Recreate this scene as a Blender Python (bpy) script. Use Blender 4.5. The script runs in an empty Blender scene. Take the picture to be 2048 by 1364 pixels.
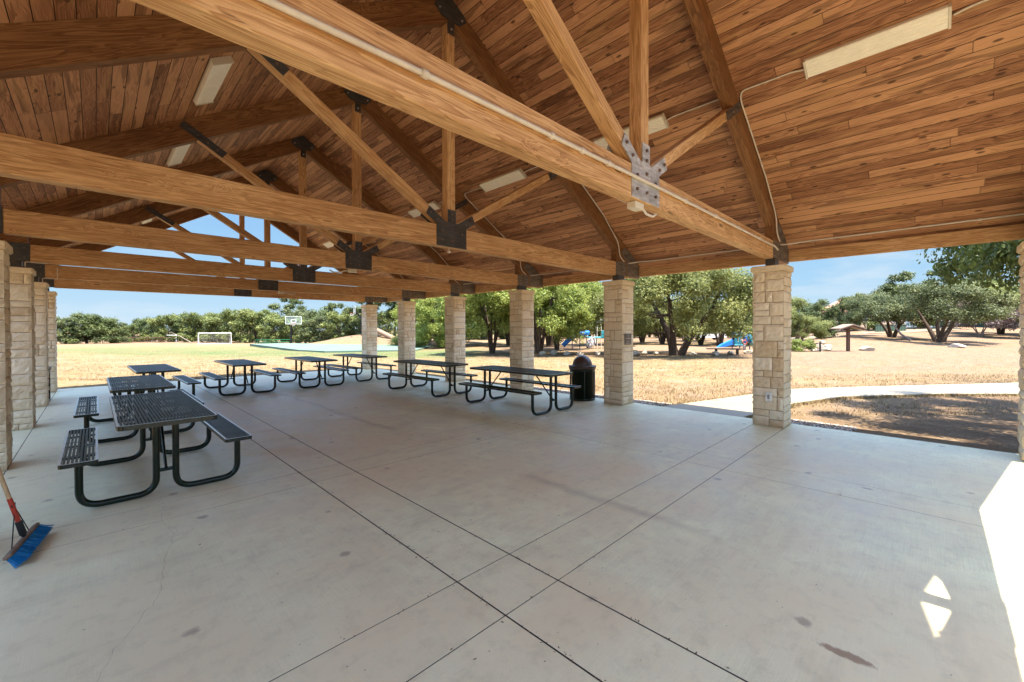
import bpy, bmesh, math, random
import numpy as np
from mathutils import Vector, Matrix
R = random.Random(7)
scene = bpy.context.scene
col = scene.collection

# ------------------------------------------------------------------ camera
YAW, PIT, ROL, EYE = 0.7831, -0.009, 0.0033, 1.6016
F = Vector((math.sin(YAW), math.cos(YAW), 0)); Rt = Vector((math.cos(YAW), -math.sin(YAW), 0)); Z = Vector((0, 0, 1))
fw = math.cos(PIT) * F + math.sin(PIT) * Z
up0 = -math.sin(PIT) * F + math.cos(PIT) * Z
rt = math.cos(ROL) * Rt - math.sin(ROL) * up0
up = math.sin(ROL) * Rt + math.cos(ROL) * up0
cd = bpy.data.cameras.new('camera'); cam = bpy.data.objects.new('camera', cd); col.objects.link(cam)
M = Matrix((rt, up, -fw)).transposed().to_4x4(); M.translation = Vector((0, 0, EYE)); cam.matrix_world = M
cd.sensor_width = 36; cd.lens = 838.7 * 36 / 2048; cd.shift_y = -0.0075
cd.clip_start = 0.05; cd.clip_end = 4000
scene.camera = cam

# ------------------------------------------------------------------ light
SX, SY = -0.015, 0.277                      # shadow shift per metre of height
SUN_STR, SKY_STR, EXPO = 3.3, 0.15, 2.55
sl = bpy.data.lights.new('sun', 'SUN'); sl.energy = SUN_STR; sl.angle = math.radians(0.5); sl.color = (1, 0.92, 0.80)
so = bpy.data.objects.new('sun', sl); col.objects.link(so)
so.rotation_euler = Vector((SX, SY, -1)).to_track_quat('-Z', 'Y').to_euler()
w = bpy.data.worlds.new("World"); scene.world = w; w.use_nodes = True
nt = w.node_tree; bg = nt.nodes['Background']
sky = nt.nodes.new('ShaderNodeTexSky'); sky.sky_type = 'NISHITA'; sky.sun_disc = False
sky.sun_elevation = math.atan(1 / math.hypot(SX, SY)); sky.sun_rotation = math.atan2(-SX, -SY) % (2 * math.pi)
sky.air_density = 1.0; sky.dust_density = 0.6; sky.ozone_density = 0.6; sky.altitude = 200
# the air near the horizon is a soft pale blue with faint wisps, handing over to the clear sky above it
tc_ = nt.nodes.new('ShaderNodeTexCoord'); sx_ = nt.nodes.new('ShaderNodeSeparateXYZ'); nt.links.new(tc_.outputs['Generated'], sx_.inputs[0])
rp = nt.nodes.new('ShaderNodeValToRGB'); nt.links.new(sx_.outputs[2], rp.inputs[0]); e = rp.color_ramp.elements
for i_, (p_, c_) in enumerate([(0.0, (0.64, 0.83, 0.97)), (0.09, (0.44, 0.71, 0.95)), (0.30, (0.26, 0.53, 0.92))]):
    if i_ > 1: e.new(0.5)
    e[i_].position = p_; e[i_].color = (*c_, 1)
mp = nt.nodes.new('ShaderNodeMapping'); mp.inputs['Scale'].default_value = (3, 3, 14); nt.links.new(tc_.outputs['Generated'], mp.inputs[0])
nz = nt.nodes.new('ShaderNodeTexNoise'); nz.inputs['Scale'].default_value = 1.6; nz.inputs['Detail'].default_value = 6; nz.inputs['Roughness'].default_value = 0.6; nt.links.new(mp.outputs[0], nz.inputs[0])
cr_ = nt.nodes.new('ShaderNodeValToRGB'); nt.links.new(nz.outputs[0], cr_.inputs[0]); cr_.color_ramp.elements[0].position = 0.52; cr_.color_ramp.elements[1].position = 0.72; cr_.color_ramp.elements[1].color = (0.45, 0.45, 0.45, 1)
mw = nt.nodes.new('ShaderNodeMix'); mw.data_type = 'RGBA'; nt.links.new(cr_.outputs[0], mw.inputs[0]); nt.links.new(rp.outputs[0], mw.inputs[6]); mw.inputs[7].default_value = (0.85, 0.92, 0.98, 1)
sc_ = nt.nodes.new('ShaderNodeVectorMath'); sc_.operation = 'SCALE'; nt.links.new(mw.outputs[2], sc_.inputs[0]); sc_.inputs['Scale'].default_value = 1.0 / (2 ** EXPO * SKY_STR)
bl_ = nt.nodes.new('ShaderNodeMapRange'); nt.links.new(sx_.outputs[2], bl_.inputs[0]); bl_.inputs[1].default_value = 0.30; bl_.inputs[2].default_value = 0.42
ms = nt.nodes.new('ShaderNodeMix'); ms.data_type = 'RGBA'; nt.links.new(bl_.outputs[0], ms.inputs[0]); nt.links.new(sc_.outputs[0], ms.inputs[6]); nt.links.new(sky.outputs[0], ms.inputs[7])
nt.links.new(ms.outputs[2], bg.inputs[0]); bg.inputs[1].default_value = SKY_STR
scene.view_settings.view_transform = 'Standard'; scene.view_settings.look = 'None'
scene.view_settings.exposure = EXPO; scene.view_settings.gamma = 1
scene.render.engine = 'CYCLES'
scene.cycles.max_bounces = 10; scene.cycles.diffuse_bounces = 7; scene.cycles.glossy_bounces = 3
scene.cycles.transmission_bounces = 4; scene.cycles.transparent_max_bounces = 6
scene.cycles.use_denoising = True
scene.cycles.sample_clamp_indirect = 6

# ------------------------------------------------------------------ node helpers
class NM:
    def __init__(s, name, rough=0.7, metal=0.0, spec=0.3):
        s.m = bpy.data.materials.new(name); s.m.use_nodes = True; s.t = s.m.node_tree; s.n = s.t.nodes
        s.p = s.n['Principled BSDF']; s.p.inputs['Roughness'].default_value = rough
        s.p.inputs['Metallic'].default_value = metal; s.p.inputs['Specular IOR Level'].default_value = spec
    def link(s, a, b): s.t.links.new(a, b)
    def val(s, x, sock):
        if isinstance(x, (int, float)): sock.default_value = x
        elif isinstance(x, tuple): sock.default_value = x if len(x) == 4 or sock.type == 'VECTOR' else (*x, 1)
        else: s.link(x, sock)
    def co(s, kind='Object'): return s.n.new('ShaderNodeTexCoord').outputs[kind]
    def map(s, v, sc=(1, 1, 1), loc=(0, 0, 0)):
        k = s.n.new('ShaderNodeMapping'); s.link(v, k.inputs[0]); k.inputs['Scale'].default_value = sc; s.val(loc, k.inputs['Location']); return k.outputs[0]
    def noise(s, v, scale=5, det=3, rough=0.5, dist=0, out='Fac'):
        k = s.n.new('ShaderNodeTexNoise'); s.link(v, k.inputs['Vector']); k.inputs['Scale'].default_value = scale
        k.inputs['Detail'].default_value = det; k.inputs['Roughness'].default_value = rough; k.inputs['Distortion'].default_value = dist
        return k.outputs[out]
    def voro(s, v, scale=5, feat='F1', out='Distance', rnd=1):
        k = s.n.new('ShaderNodeTexVoronoi'); k.feature = feat; s.link(v, k.inputs['Vector']); k.inputs['Scale'].default_value = scale; k.inputs['Randomness'].default_value = rnd
        return k.outputs[out]
    def white(s, v):
        k = s.n.new('ShaderNodeTexWhiteNoise'); s.link(v, k.inputs['Vector']); return k.outputs['Value']
    def math(s, op, a, b=0.0, c=0.0, clamp=False):
        k = s.n.new('ShaderNodeMath'); k.operation = op; k.use_clamp = clamp
        s.val(a, k.inputs[0]); s.val(b, k.inputs[1]); s.val(c, k.inputs[2]); return k.outputs[0]
    def ramp(s, f, stops, interp='LINEAR'):
        k = s.n.new('ShaderNodeValToRGB'); s.link(f, k.inputs[0]); e = k.color_ramp.elements; k.color_ramp.interpolation = interp
        while len(e) < len(stops): e.new(0.5)
        for i, (p, c) in enumerate(stops):
            e[i].position = p; e[i].color = (*c, 1) if isinstance(c, tuple) else (c, c, c, 1)
        return k.outputs[0]
    def mix(s, f, a, b, mode='MIX'):
        k = s.n.new('ShaderNodeMix'); k.data_type = 'RGBA'; k.blend_type = mode
        s.val(f, k.inputs[0]); s.val(a, k.inputs[6]); s.val(b, k.inputs[7]); return k.outputs[2]
    def sep(s, v):
        k = s.n.new('ShaderNodeSeparateXYZ'); s.link(v, k.inputs[0]); return k.outputs
    def comb(s, x, y, z):
        k = s.n.new('ShaderNodeCombineXYZ'); s.val(x, k.inputs[0]); s.val(y, k.inputs[1]); s.val(z, k.inputs[2]); return k.outputs[0]
    def rnd(s): return s.n.new('ShaderNodeObjectInfo').outputs['Random']
    def isl(s): return s.n.new('ShaderNodeNewGeometry').outputs['Random Per Island']
    def pos(s): return s.n.new('ShaderNodeNewGeometry').outputs['Position']
    def attr(s, nm, out='Fac'):
        k = s.n.new('ShaderNodeAttribute'); k.attribute_name = nm; return k.outputs[out]
    def bump(s, h, st=0.3, dist=0.01):
        k = s.n.new('ShaderNodeBump'); k.inputs['Strength'].default_value = st; k.inputs['Distance'].default_value = dist
        s.link(h, k.inputs['Height']); s.link(k.outputs[0], s.p.inputs['Normal'])
    def color(s, c): s.val(c, s.p.inputs['Base Color'])

def plain(name, c, rough=0.6, metal=0.0, spec=0.4, var=0.25, scale=9):
    m = NM(name, rough, metal, spec); n = m.noise(m.co(), scale, 4, 0.6)
    lo = tuple(x * (1 - var) for x in c); hi = tuple(min(1, x * (1 + var)) for x in c)
    m.color(m.ramp(n, [(0.3, lo), (0.7, hi)])); m.bump(n, 0.08, 0.003); return m.m

def timber(name, dark, mid, light):
    m = NM(name, 0.62, 0, 0.28)
    o = m.co(); r = m.rnd(); off = m.comb(m.math('MULTIPLY', r, 37.0), m.math('MULTIPLY', r, 11.0), m.math('MULTIPLY', r, 5.0))
    ad = m.n.new('ShaderNodeVectorMath'); m.link(o, ad.inputs[0]); m.link(off, ad.inputs[1]); v = ad.outputs[0]
    # knots pull the grain sideways
    kv = m.map(v, (1.1, 4.2, 4.2)); kd = m.voro(kv, 1.0, rnd=0.9)
    knot = m.ramp(kd, [(0.0, 1.0), (0.055, 0.8), (0.085, 0.0)])
    pull = m.ramp(kd, [(0.0, 1.0), (0.32, 0.0)])
    s = m.sep(v)
    y2 = m.math('MULTIPLY_ADD', pull, 0.10, s[1]); z2 = m.math('MULTIPLY_ADD', pull, 0.09, s[2])
    wv = m.comb(m.math('MULTIPLY', s[0], 0.28), m.math('MULTIPLY', y2, 4.5), m.math('MULTIPLY', z2, 4.5))
    big = m.noise(wv, 1.5, 3, 0.55, 0.6)
    rings = m.math('FRACT', m.math('MULTIPLY', big, 17.0))
    rings = m.ramp(rings, [(0.0, 0.1), (0.55, 0.75), (0.9, 1.0), (1.0, 0.15)])
    fine = m.noise(m.map(v, (2.2, 70, 70)), 1.0, 4, 0.65)
    blot = m.noise(m.map(v, (0.7, 2.2, 2.2)), 1.3, 4, 0.6)
    g = m.math('ADD', m.math('MULTIPLY', rings, 0.3), m.math('MULTIPLY', fine, 0.5)); g = m.math('ADD', g, m.math('MULTIPLY', blot, 0.45))
    c = m.ramp(g, [(0.32, dark), (0.6, mid), (0.9, light)])
    c = m.mix(m.math('MULTIPLY', knot, 0.8), c, (0.075, 0.026, 0.009))
    sat = m.noise(m.map(v, (25, 25, 25)), 6, 2, 0.6)
    c = m.mix(m.ramp(sat, [(0.62, 0.0), (0.75, 0.25)]), c, tuple(x * 1.5 for x in light))
    chk = m.noise(m.comb(m.math('MULTIPLY', s[0], 0.55), m.math('MULTIPLY', y2, 26.0), m.math('MULTIPLY', z2, 26.0)), 1.0, 2, 0.5, 0.3)
    chk = m.ramp(m.math('ABSOLUTE', m.math('SUBTRACT', chk, 0.60)), [(0.0, 1.0), (0.006, 0.0)])
    cm_ = m.ramp(m.noise(m.map(v, (0.9, 3, 3)), 1.0, 2), [(0.50, 0.0), (0.58, 1.0)])
    c = m.mix(m.math('MULTIPLY', m.math('MULTIPLY', chk, cm_), 0.75), c, tuple(x * 0.35 for x in dark))
    wear = m.noise(m.map(v, (1.6, 5, 5)), 2.2, 5, 0.7); c = m.mix(m.ramp(wear, [(0.56, 0.0), (0.74, 0.35)]), c, tuple(min(1, x * 1.25 + 0.03) for x in light))
    m.color(c); m.bump(m.math('ADD', m.math('MULTIPLY', fine, 0.7), m.math('MULTIPLY', rings, 0.3)), 0.25, 0.004)
    return m.m

XK, YT1, SP = 3.545, 1.9075, 2.905
def deck_mat():
    m = NM('stained pine boards', 0.6, 0, 0.3)
    s = m.sep(m.co()); v = m.math('MULTIPLY', m.math('ABSOLUTE', m.math('SUBTRACT', s[0], XK)), 1.1662)
    side = m.math('GREATER_THAN', s[0], XK)
    vb = m.math('DIVIDE', v, 0.132); row = m.math('ADD', m.math('FLOOR', vb), m.math('MULTIPLY', side, 500.0)); fv = m.math('FRACT', vb)
    r1 = m.white(m.comb(row, 0.0, 3.0)); ub = m.math('MULTIPLY_ADD', r1, 7.0, m.math('DIVIDE', s[1], 2.6))
    seg = m.math('FLOOR', ub); fu = m.math('FRACT', ub); idv = m.comb(row, seg, 1.0); r2 = m.white(idv); r3 = m.white(m.comb(seg, row, 9.0))
    gv = m.math('MAXIMUM', m.math('LESS_THAN', fv, 0.035), m.math('GREATER_THAN', fv, 0.98))
    gu = m.math('LESS_THAN', fu, 0.0035); gap = m.math('MAXIMUM', gv, gu)
    # board-local coordinates
    bx = m.math('ADD', s[1], m.math('MULTIPLY', r2, 90.0)); by = m.math('ADD', v, m.math('MULTIPLY', r3, 50.0))
    bl = m.comb(bx, by, m.math('MULTIPLY', r2, 20.0))
    kd = m.voro(m.map(bl, (3.0, 7.5, 1)), 1.0, rnd=1.0)
    knot = m.ramp(kd, [(0.0, 1.0), (0.10, 0.9), (0.15, 0.0)])
    pull = m.ramp(kd, [(0.0, 1.0), (0.5, 0.0)])
    wv = m.comb(m.math('MULTIPLY', bx, 0.55), m.math('MULTIPLY', m.math('MULTIPLY_ADD', pull, 0.06, by), 9.0), r2)
    big = m.noise(wv, 1.2, 3, 0.5, 0.5)
    rings = m.ramp(m.math('FRACT', m.math('MULTIPLY', big, 11.0)), [(0.0, 0.0), (0.6, 0.7), (0.92, 1.0), (1.0, 0.0)])
    fine = m.noise(m.map(bl, (4, 130, 1)), 1.0, 4, 0.6)
    stain = m.noise(m.map(bl, (0.8, 9, 1)), 1.0, 3, 0.5, 0.2)       # dark heartwood and resin streaks
    heart = m.ramp(stain, [(0.54, 0.0), (0.585, 1.0)])
    pale = m.ramp(m.noise(m.map(bl, (0.9, 9, 3)), 1.3, 3, 0.5), [(0.56, 0.0), (0.66, 1.0)])
    g = m.math('ADD', m.math('MULTIPLY', rings, 0.28), m.math('MULTIPLY', fine, 0.45)); g = m.math('ADD', g, m.math('MULTIPLY', m.math('POWER', r2, 1.3), 0.50))
    c = m.ramp(g, [(0.25, (0.175, 0.070, 0.029)), (0.5, (0.35, 0.156, 0.072)), (0.78, (0.58, 0.30, 0.148))])
    grp = m.math('LESS_THAN', r3, 0.6)
    c = m.mix(m.math('MULTIPLY', heart, m.math('MULTIPLY_ADD', grp, 0.30, 0.22)), c, (0.075, 0.026, 0.010))
    c = m.mix(m.math('MULTIPLY', pale, 0.5), c, (0.56, 0.31, 0.13))
    c = m.mix(m.math('MULTIPLY', knot, 0.85), c, (0.05, 0.018, 0.007))
    c = m.mix(m.math('MAXIMUM', gv, m.math('MULTIPLY', gu, 0.5)), c, (0.022, 0.009, 0.004))
    m.color(c)
    h = m.math('SUBTRACT', m.math('MULTIPLY', fine, 0.12), gap); m.bump(h, 0.55, 0.008)
    return m.m

def concrete(name, base, warm):
    m = NM(name, 0.5, 0, 0.42)
    v = m.pos()
    isl = m.isl(); ang = m.math('GREATER_THAN', isl, 0.55)
    br = m.mix(ang, m.noise(m.map(v, (160, 3.0, 1)), 1, 2, 0.6), m.noise(m.map(v, (3.0, 160, 1)), 1, 2, 0.6))
    blot = m.noise(v, 0.55, 5, 0.6); blot2 = m.noise(m.map(v, (1, 1, 1), (9, 4, 0)), 1.9, 6, 0.7); fine = m.noise(v, 85, 5, 0.8)
    smear = m.noise(m.map(v, (0.6, 2.6, 1)), 1.6, 5, 0.65)
    g = m.math('ADD', m.math('MULTIPLY', blot2, 0.45), m.math('MULTIPLY', fine, 0.30)); g = m.math('ADD', g, m.math('MULTIPLY', br, 0.20)); g = m.math('ADD', g, m.math('MULTIPLY', isl, 0.06))
    lo = tuple(x * 0.60 for x in base); hi = tuple(min(0.92, x * 1.18) for x in base)
    c = m.ramp(g, [(0.33, lo), (0.62, hi)])
    c = m.mix(m.ramp(m.math('SUBTRACT', blot, m.math('MULTIPLY', m.sep(v)[0], 0.016)), [(0.34, 0.0), (0.56, 0.95)]), c, warm)  # warm tone fades with X, painting in more sky light at right
    mot = m.noise(v, 7.5, 5, 0.72); c = m.mix(m.ramp(mot, [(0.50, 0.0), (0.68, 0.30)]), c, tuple(x * 0.62 for x in warm))
    c = m.mix(m.ramp(smear, [(0.54, 0.0), (0.70, 0.28)]), c, tuple(x * 0.62 for x in warm))
    # brown leaf and rust stains, small dark specks
    sp = m.voro(m.map(v, (1.0, 1.0, 1.0)), 2.1); n2 = m.noise(v, 9, 4, 0.7)
    st = m.ramp(m.math('ADD', sp, m.math('MULTIPLY', n2, 0.20)), [(0.15, 1.0), (0.205, 0.0)])
    c = m.mix(m.math('MULTIPLY', st, 0.65), c, (0.27, 0.20, 0.14))
    dk = m.voro(m.map(v, (1, 1.6, 1)), 7.5); st2 = m.ramp(m.math('ADD', dk, m.math('MULTIPLY', m.noise(v, 30, 2), 0.08)), [(0.062, 1.0), (0.085, 0.0)])
    c = m.mix(m.math('MULTIPLY', st2, 0.85), c, (0.10, 0.075, 0.055))
    # one long rust smear in the near panel and a water mark line
    s = m.sep(v)
    dx = m.math('DIVIDE', m.math('SUBTRACT', s[0], 2.60), 0.035); dy = m.math('DIVIDE', m.math('SUBTRACT', s[1], 0.30), 0.13)
    rr = m.math('ADD', m.math('ADD', m.math('POWER', dx, 2.0), m.math('POWER', dy, 2.0)), m.math('MULTIPLY', m.math('SUBTRACT', n2, 0.5), 2.6))
    c = m.mix(m.ramp(rr, [(0.5, 0.75), (1.0, 0.0)]), c, (0.24, 0.12, 0.065))
    wl = m.math('ABSOLUTE', m.math('ADD', m.math('SUBTRACT', s[0], 3.35), m.math('MULTIPLY', m.math('SUBTRACT', m.noise(v, 0.9, 3), 0.5), 0.35)))
    c = m.mix(m.math('MULTIPLY', m.ramp(wl, [(0.0, 0.30), (0.10, 0.0)]), m.ramp(m.noise(v, 0.7, 2), [(0.4, 0.0), (0.55, 1.0)])), c, (0.22, 0.16, 0.11))
    m.color(c)
    m.val(m.ramp(blot2, [(0.3, 0.32), (0.7, 0.55)]), m.p.inputs['Roughness'])
    m.bump(m.math('ADD', m.math('MULTIPLY', br, 0.7), m.math('MULTIPLY', fine, 0.3)), 0.32, 0.003)
    return m.m

def stone_mat():
    m = NM('cream limestone', 0.85, 0, 0.2)
    v = m.pos(); isl = m.isl(); n = m.noise(v, 14, 6, 0.68, 0.3); n2 = m.noise(v, 45, 5, 0.7)
    c = m.ramp(m.math('ADD', m.math('MULTIPLY', n, 0.6), m.math('MULTIPLY', isl, 0.4)), [(0.2, (0.64, 0.49, 0.30)), (0.45, (0.84, 0.70, 0.48)), (0.8, (0.92, 0.83, 0.64))])
    z = m.sep(v)[2]
    c = m.mix(m.math('MULTIPLY', m.ramp(z, [(0.0, 1.0), (0.16, 0.0)]), 0.5), c, (0.47, 0.29, 0.14))   # iron stain at the foot
    c = m.mix(m.ramp(m.noise(v, 5, 4, 0.7), [(0.6, 0.0), (0.75, 0.3)]), c, (0.30, 0.24, 0.17))
    m.color(c); m.bump(m.math('ADD', n, m.math('MULTIPLY', n2, 0.5)), 0.8, 0.02); return m.m

def leaf_mat(name, dark, mid, light, trans=0.35):
    m = NM(name, 0.55, 0, 0.3)
    t = m.math('ADD', m.math('MULTIPLY', m.attr('tint'), 0.6), m.math('MULTIPLY', m.isl(), 0.4))
    c = m.ramp(t, [(0.12, dark), (0.5, mid), (0.9, light)])
    q = m.rnd(); c = m.mix(m.math('MULTIPLY', q, 0.30), c, m.mix(1.0, c, (1.5, 1.15, 0.7), 'MULTIPLY')); c = m.mix(m.math('MULTIPLY', m.math('FRACT', m.math('MULTIPLY', q, 7.3)), 0.45), c, m.mix(1.0, c, (0.55, 0.6, 0.6), 'MULTIPLY'))
    m.color(c)
    tr = m.n.new('ShaderNodeBsdfTranslucent'); m.link(m.mix(0.5, c, tuple(x * 1.3 for x in light)), tr.inputs[0])
    mx = m.n.new('ShaderNodeMixShader'); mx.inputs[0].default_value = trans
    out = m.n['Material Output']; m.link(m.p.outputs[0], mx.inputs[1]); m.link(tr.outputs[0], mx.inputs[2]); m.link(mx.outputs[0], out.inputs[0])
    return m.m

def ground_mat():
    m = NM('dry park ground', 0.95, 0, 0.1); v = m.pos()
    n1 = m.noise(v, 0.35, 5, 0.6); n2 = m.noise(v, 2.3, 6, 0.7); n3 = m.noise(m.map(v, (26, 26, 26)), 1, 5, 0.75); n4 = m.noise(m.map(v, (1, 1, 1), (40, 7, 0)), 0.9, 5, 0.65)
    straw = m.ramp(m.math('ADD', m.math('MULTIPLY', n3, 0.55), m.math('MULTIPLY', n2, 0.45)), [(0.33, (0.112, 0.072, 0.034)), (0.5, (0.20, 0.138, 0.068)), (0.68, (0.27, 0.20, 0.108))])
    straw = m.mix(m.ramp(n4, [(0.50, 0.0), (0.60, 0.7)]), straw, (0.235, 0.165, 0.11))
    straw = m.mix(m.ramp(n1, [(0.55, 0.0), (0.68, 0.5)]), straw, (0.16, 0.15, 0.06))
    green = m.ramp(n3, [(0.3, (0.055, 0.092, 0.028)), (0.65, (0.12, 0.15, 0.062))])
    fg = m.math('MULTIPLY', m.attr('green'), m.ramp(m.math('ADD', m.math('MULTIPLY', n1, 0.5), m.math('MULTIPLY', n2, 0.5)), [(0.38, 0.35), (0.55, 1.0)]))
    c = m.mix(fg, straw, green)
    dirt = m.ramp(m.math('ADD', m.math('MULTIPLY', n3, 0.5), m.math('MULTIPLY', n2, 0.5)), [(0.36, (0.125, 0.079, 0.050)), (0.5, (0.185, 0.122, 0.080)), (0.64, (0.26, 0.182, 0.122))])
    trk = m.noise(m.map(v, (0.35, 1.6, 1)), 1.2, 5, 0.65); dirt = m.mix(m.ramp(trk, [(0.48, 0.0), (0.62, 0.45)]), dirt, (0.16, 0.115, 0.06))
    c = m.mix(m.math('MULTIPLY', m.attr('dirt'), m.ramp(m.math('ADD', m.math('MULTIPLY', n1, 0.6), m.math('MULTIPLY', n2, 0.4)), [(0.40, 0.45), (0.55, 1.0)])), c, dirt)
    mul = m.ramp(m.math('ADD', m.math('MULTIPLY', n3, 0.6), m.math('MULTIPLY', n2, 0.4)), [(0.36, (0.05, 0.032, 0.02)), (0.52, (0.13, 0.085, 0.052)), (0.7, (0.26, 0.19, 0.125))])
    c = m.mix(m.math('MULTIPLY', m.attr('mulch'), m.ramp(n4, [(0.35, 0.5), (0.55, 1.0)])), c, mul)
    m.color(c); m.bump(m.math('ADD', n3, m.math('MULTIPLY', n2, 0.6)), 0.9, 0.04); return m.m

W_MAIN = timber('cedar stained timber', (0.22, 0.10, 0.038), (0.50, 0.265, 0.108), (0.78, 0.50, 0.25))
DECK = deck_mat()
SLAB = concrete('broomed concrete', (0.93, 0.81, 0.51), (0.79, 0.67, 0.42))
WALK = concrete('pale walk concrete', (0.30, 0.235, 0.145), (0.30, 0.23, 0.14))
STONE = stone_mat()
MORTAR = plain('mortar', (0.34, 0.24, 0.15), 0.95, var=0.2, scale=30)
GROUND = ground_mat()
def rust(name, c, rc, metal, rough):
    m = NM(name, rough, metal, 0.5); n = m.noise(m.co(), 9, 5, 0.65); n2 = m.noise(m.map(m.co(), (3, 3, 14)), 2, 4, 0.6)
    a = m.ramp(n2, [(0.3, tuple(x * 0.6 for x in c)), (0.7, tuple(x * 1.5 for x in c))]); m.color(m.mix(m.ramp(n, [(0.55, 0.0), (0.72, 0.8)]), a, rc)); m.bump(n, 0.1, 0.002); return m.m
STEEL = rust('weathered black steel', (0.06, 0.06, 0.06), (0.12, 0.065, 0.035), 0.3, 0.42)
STEEL_LIT = rust('lit grey steel', (0.46, 0.46, 0.46), (0.22, 0.14, 0.10), 0.3, 0.45)  # grey tone paints in the light caught by the nearest truss plates
BOLT = rust('rusty bolt steel', (0.17, 0.11, 0.085), (0.16, 0.08, 0.05), 0.3, 0.5)
BOLTP = plain('pale bolt end', (0.5, 0.48, 0.45), 0.4, 0.6)
CREAM = plain('cream enamel', (0.66, 0.59, 0.46), 0.4, 0, 0.4, 0.06)
DIFF = plain('acrylic lamp diffuser', (0.93, 0.87, 0.72), 0.35, 0, 0.5, 0.05)
PIPE = plain('painted conduit', (0.66, 0.58, 0.47), 0.4, 0, 0.4, 0.10)
GREEN = plain('dark green coated steel', (0.005, 0.013, 0.005), 0.22, 0, 0.4, 0.25)
GREEN2 = plain('green slat coating', (0.016, 0.026, 0.015), 0.42, 0, 0.3, 0.3)
RIM = plain('worn green rim', (0.012, 0.020, 0.012), 0.25, 0, 0.5, 0.4)
SHEEN = plain('sheen-pale rim top', (0.85, 0.86, 0.82), 0.33, 0.75, 0.5, 0.1)  # top of the green rim coloured pale to paint in outdoor reflections
BROWNP = plain('brown plastic lid', (0.065, 0.040, 0.030), 0.35, 0, 0.5, 0.15)
LINER = plain('black can liner', (0.010, 0.016, 0.010), 0.5)
BARK = None
def bark_mat(name, a, b):
    m = NM(name, 0.95, 0, 0.1); n = m.noise(m.map(m.co(), (5, 5, 1.2)), 4, 5, 0.7); m.color(m.ramp(n, [(0.35, a), (0.65, b)])); m.bump(n, 0.9, 0.03); return m.m
BARK = bark_mat('oak bark', (0.035, 0.024, 0.017), (0.13, 0.095, 0.07))
BARKL = bark_mat('pale bark', (0.13, 0.10, 0.08), (0.34, 0.28, 0.23))
LF_OAK = leaf_mat('live oak leaves', (0.05, 0.075, 0.02), (0.15, 0.18, 0.05), (0.31, 0.33, 0.12))
LF_BRIGHT = leaf_mat('bright leaves', (0.06, 0.10, 0.018), (0.18, 0.24, 0.045), (0.36, 0.40, 0.11), 0.4)
LF_WOOD = leaf_mat('mixed wood leaves', (0.04, 0.07, 0.018), (0.12, 0.155, 0.042), (0.25, 0.285, 0.09), 0.25)
LF_NEAR_SHADE = leaf_mat('shaded near oak leaves', (0.035, 0.06, 0.014), (0.09, 0.13, 0.03), (0.22, 0.26, 0.065), 0.3)  # oak leaf colour darkened to paint in shade under the crown
LF_DARK = leaf_mat('juniper leaves', (0.028, 0.052, 0.016), (0.08, 0.112, 0.034), (0.17, 0.205, 0.068), 0.22)
LF_GREY = leaf_mat('grey green leaves', (0.03, 0.048, 0.018), (0.085, 0.112, 0.04), (0.18, 0.205, 0.08), 0.22)
LF_DEAD = leaf_mat('dry twigs', (0.09, 0.065, 0.06), (0.22, 0.165, 0.15), (0.38, 0.30, 0.27), 0.15)
ROCK = plain('limestone boulder', (0.40, 0.34, 0.26), 0.95, 0, 0.1, 0.35, 4)
WHITE = plain('white paint', (0.78, 0.78, 0.76), 0.45)
BLACK = plain('black paint', (0.012, 0.012, 0.014), 0.4)
BROWN = plain('brown stained wood', (0.10, 0.050, 0.028), 0.7)
SHING = plain('brown shingle', (0.20, 0.145, 0.105), 0.9)
BLUE = plain('blue slide plastic', (0.012, 0.16, 0.50), 0.35, 0, 0.5, 0.15)
TEAL = plain('teal panel plastic', (0.03, 0.33, 0.42), 0.4, 0, 0.5, 0.15)
NAVY = plain('navy post paint', (0.015, 0.05, 0.16), 0.45)
STEEL_LIT_R = rust('lit weathered brown steel', (0.15, 0.125, 0.10), (0.20, 0.13, 0.08), 0.2, 0.6)  # lighter tone paints in the direct light on the right-hand plates
W_RAFT_SHADE = timber('shaded rafter timber', (0.075, 0.028, 0.009), (0.175, 0.073, 0.025), (0.33, 0.165, 0.065))  # browner stain, darkened further to paint in shade on the rafter faces
RED = plain('red plastic', (0.45, 0.07, 0.05), 0.4)
GREYP = plain('grey panel', (0.30, 0.30, 0.29), 0.6)
TAN = plain('tan tube plastic', (0.24, 0.165, 0.115), 0.6, 0, 0.3, 0.12)
LTGREEN = plain('bright green coating', (0.03, 0.26, 0.11), 0.4)
COURT = plain('pale green court paint', (0.11, 0.16, 0.122), 0.85, 0, 0.2, 0.12, 0.4)
FENCEG = plain('dull green metal', (0.045, 0.085, 0.065), 0.6)
RUSTF = plain('rusty fence iron', (0.12, 0.065, 0.045), 0.7)
GLASSD = plain('dark window glass', (0.03, 0.04, 0.05), 0.12, 0, 0.6)
TYRE = plain('tyre rubber', (0.02, 0.02, 0.02), 0.8)
STUCCO = plain('tan stucco', (0.45, 0.33, 0.24), 0.9)
ROOFT = plain('terracotta roof', (0.42, 0.22, 0.15), 0.85)
SOIL = plain('joint soil', (0.022, 0.014, 0.008), 0.95, var=0.5, scale=30)
BRISTLE = NM('blue bristles', 0.6, 0, 0.3); BRISTLE.color(BRISTLE.ramp(BRISTLE.isl(), [(0.0, (0.003, 0.09, 0.25)), (0.8, (0.008, 0.20, 0.44)), (1.0, (0.10, 0.36, 0.6))])); BRISTLE = BRISTLE.m
HANDLE = plain('pale broom wood', (0.50, 0.33, 0.17), 0.5)
REDTAPE = plain('red handle paint', (0.42, 0.035, 0.015), 0.4)
BLOCKW = plain('grey broom block wood', (0.19, 0.125, 0.08), 0.8)
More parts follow.
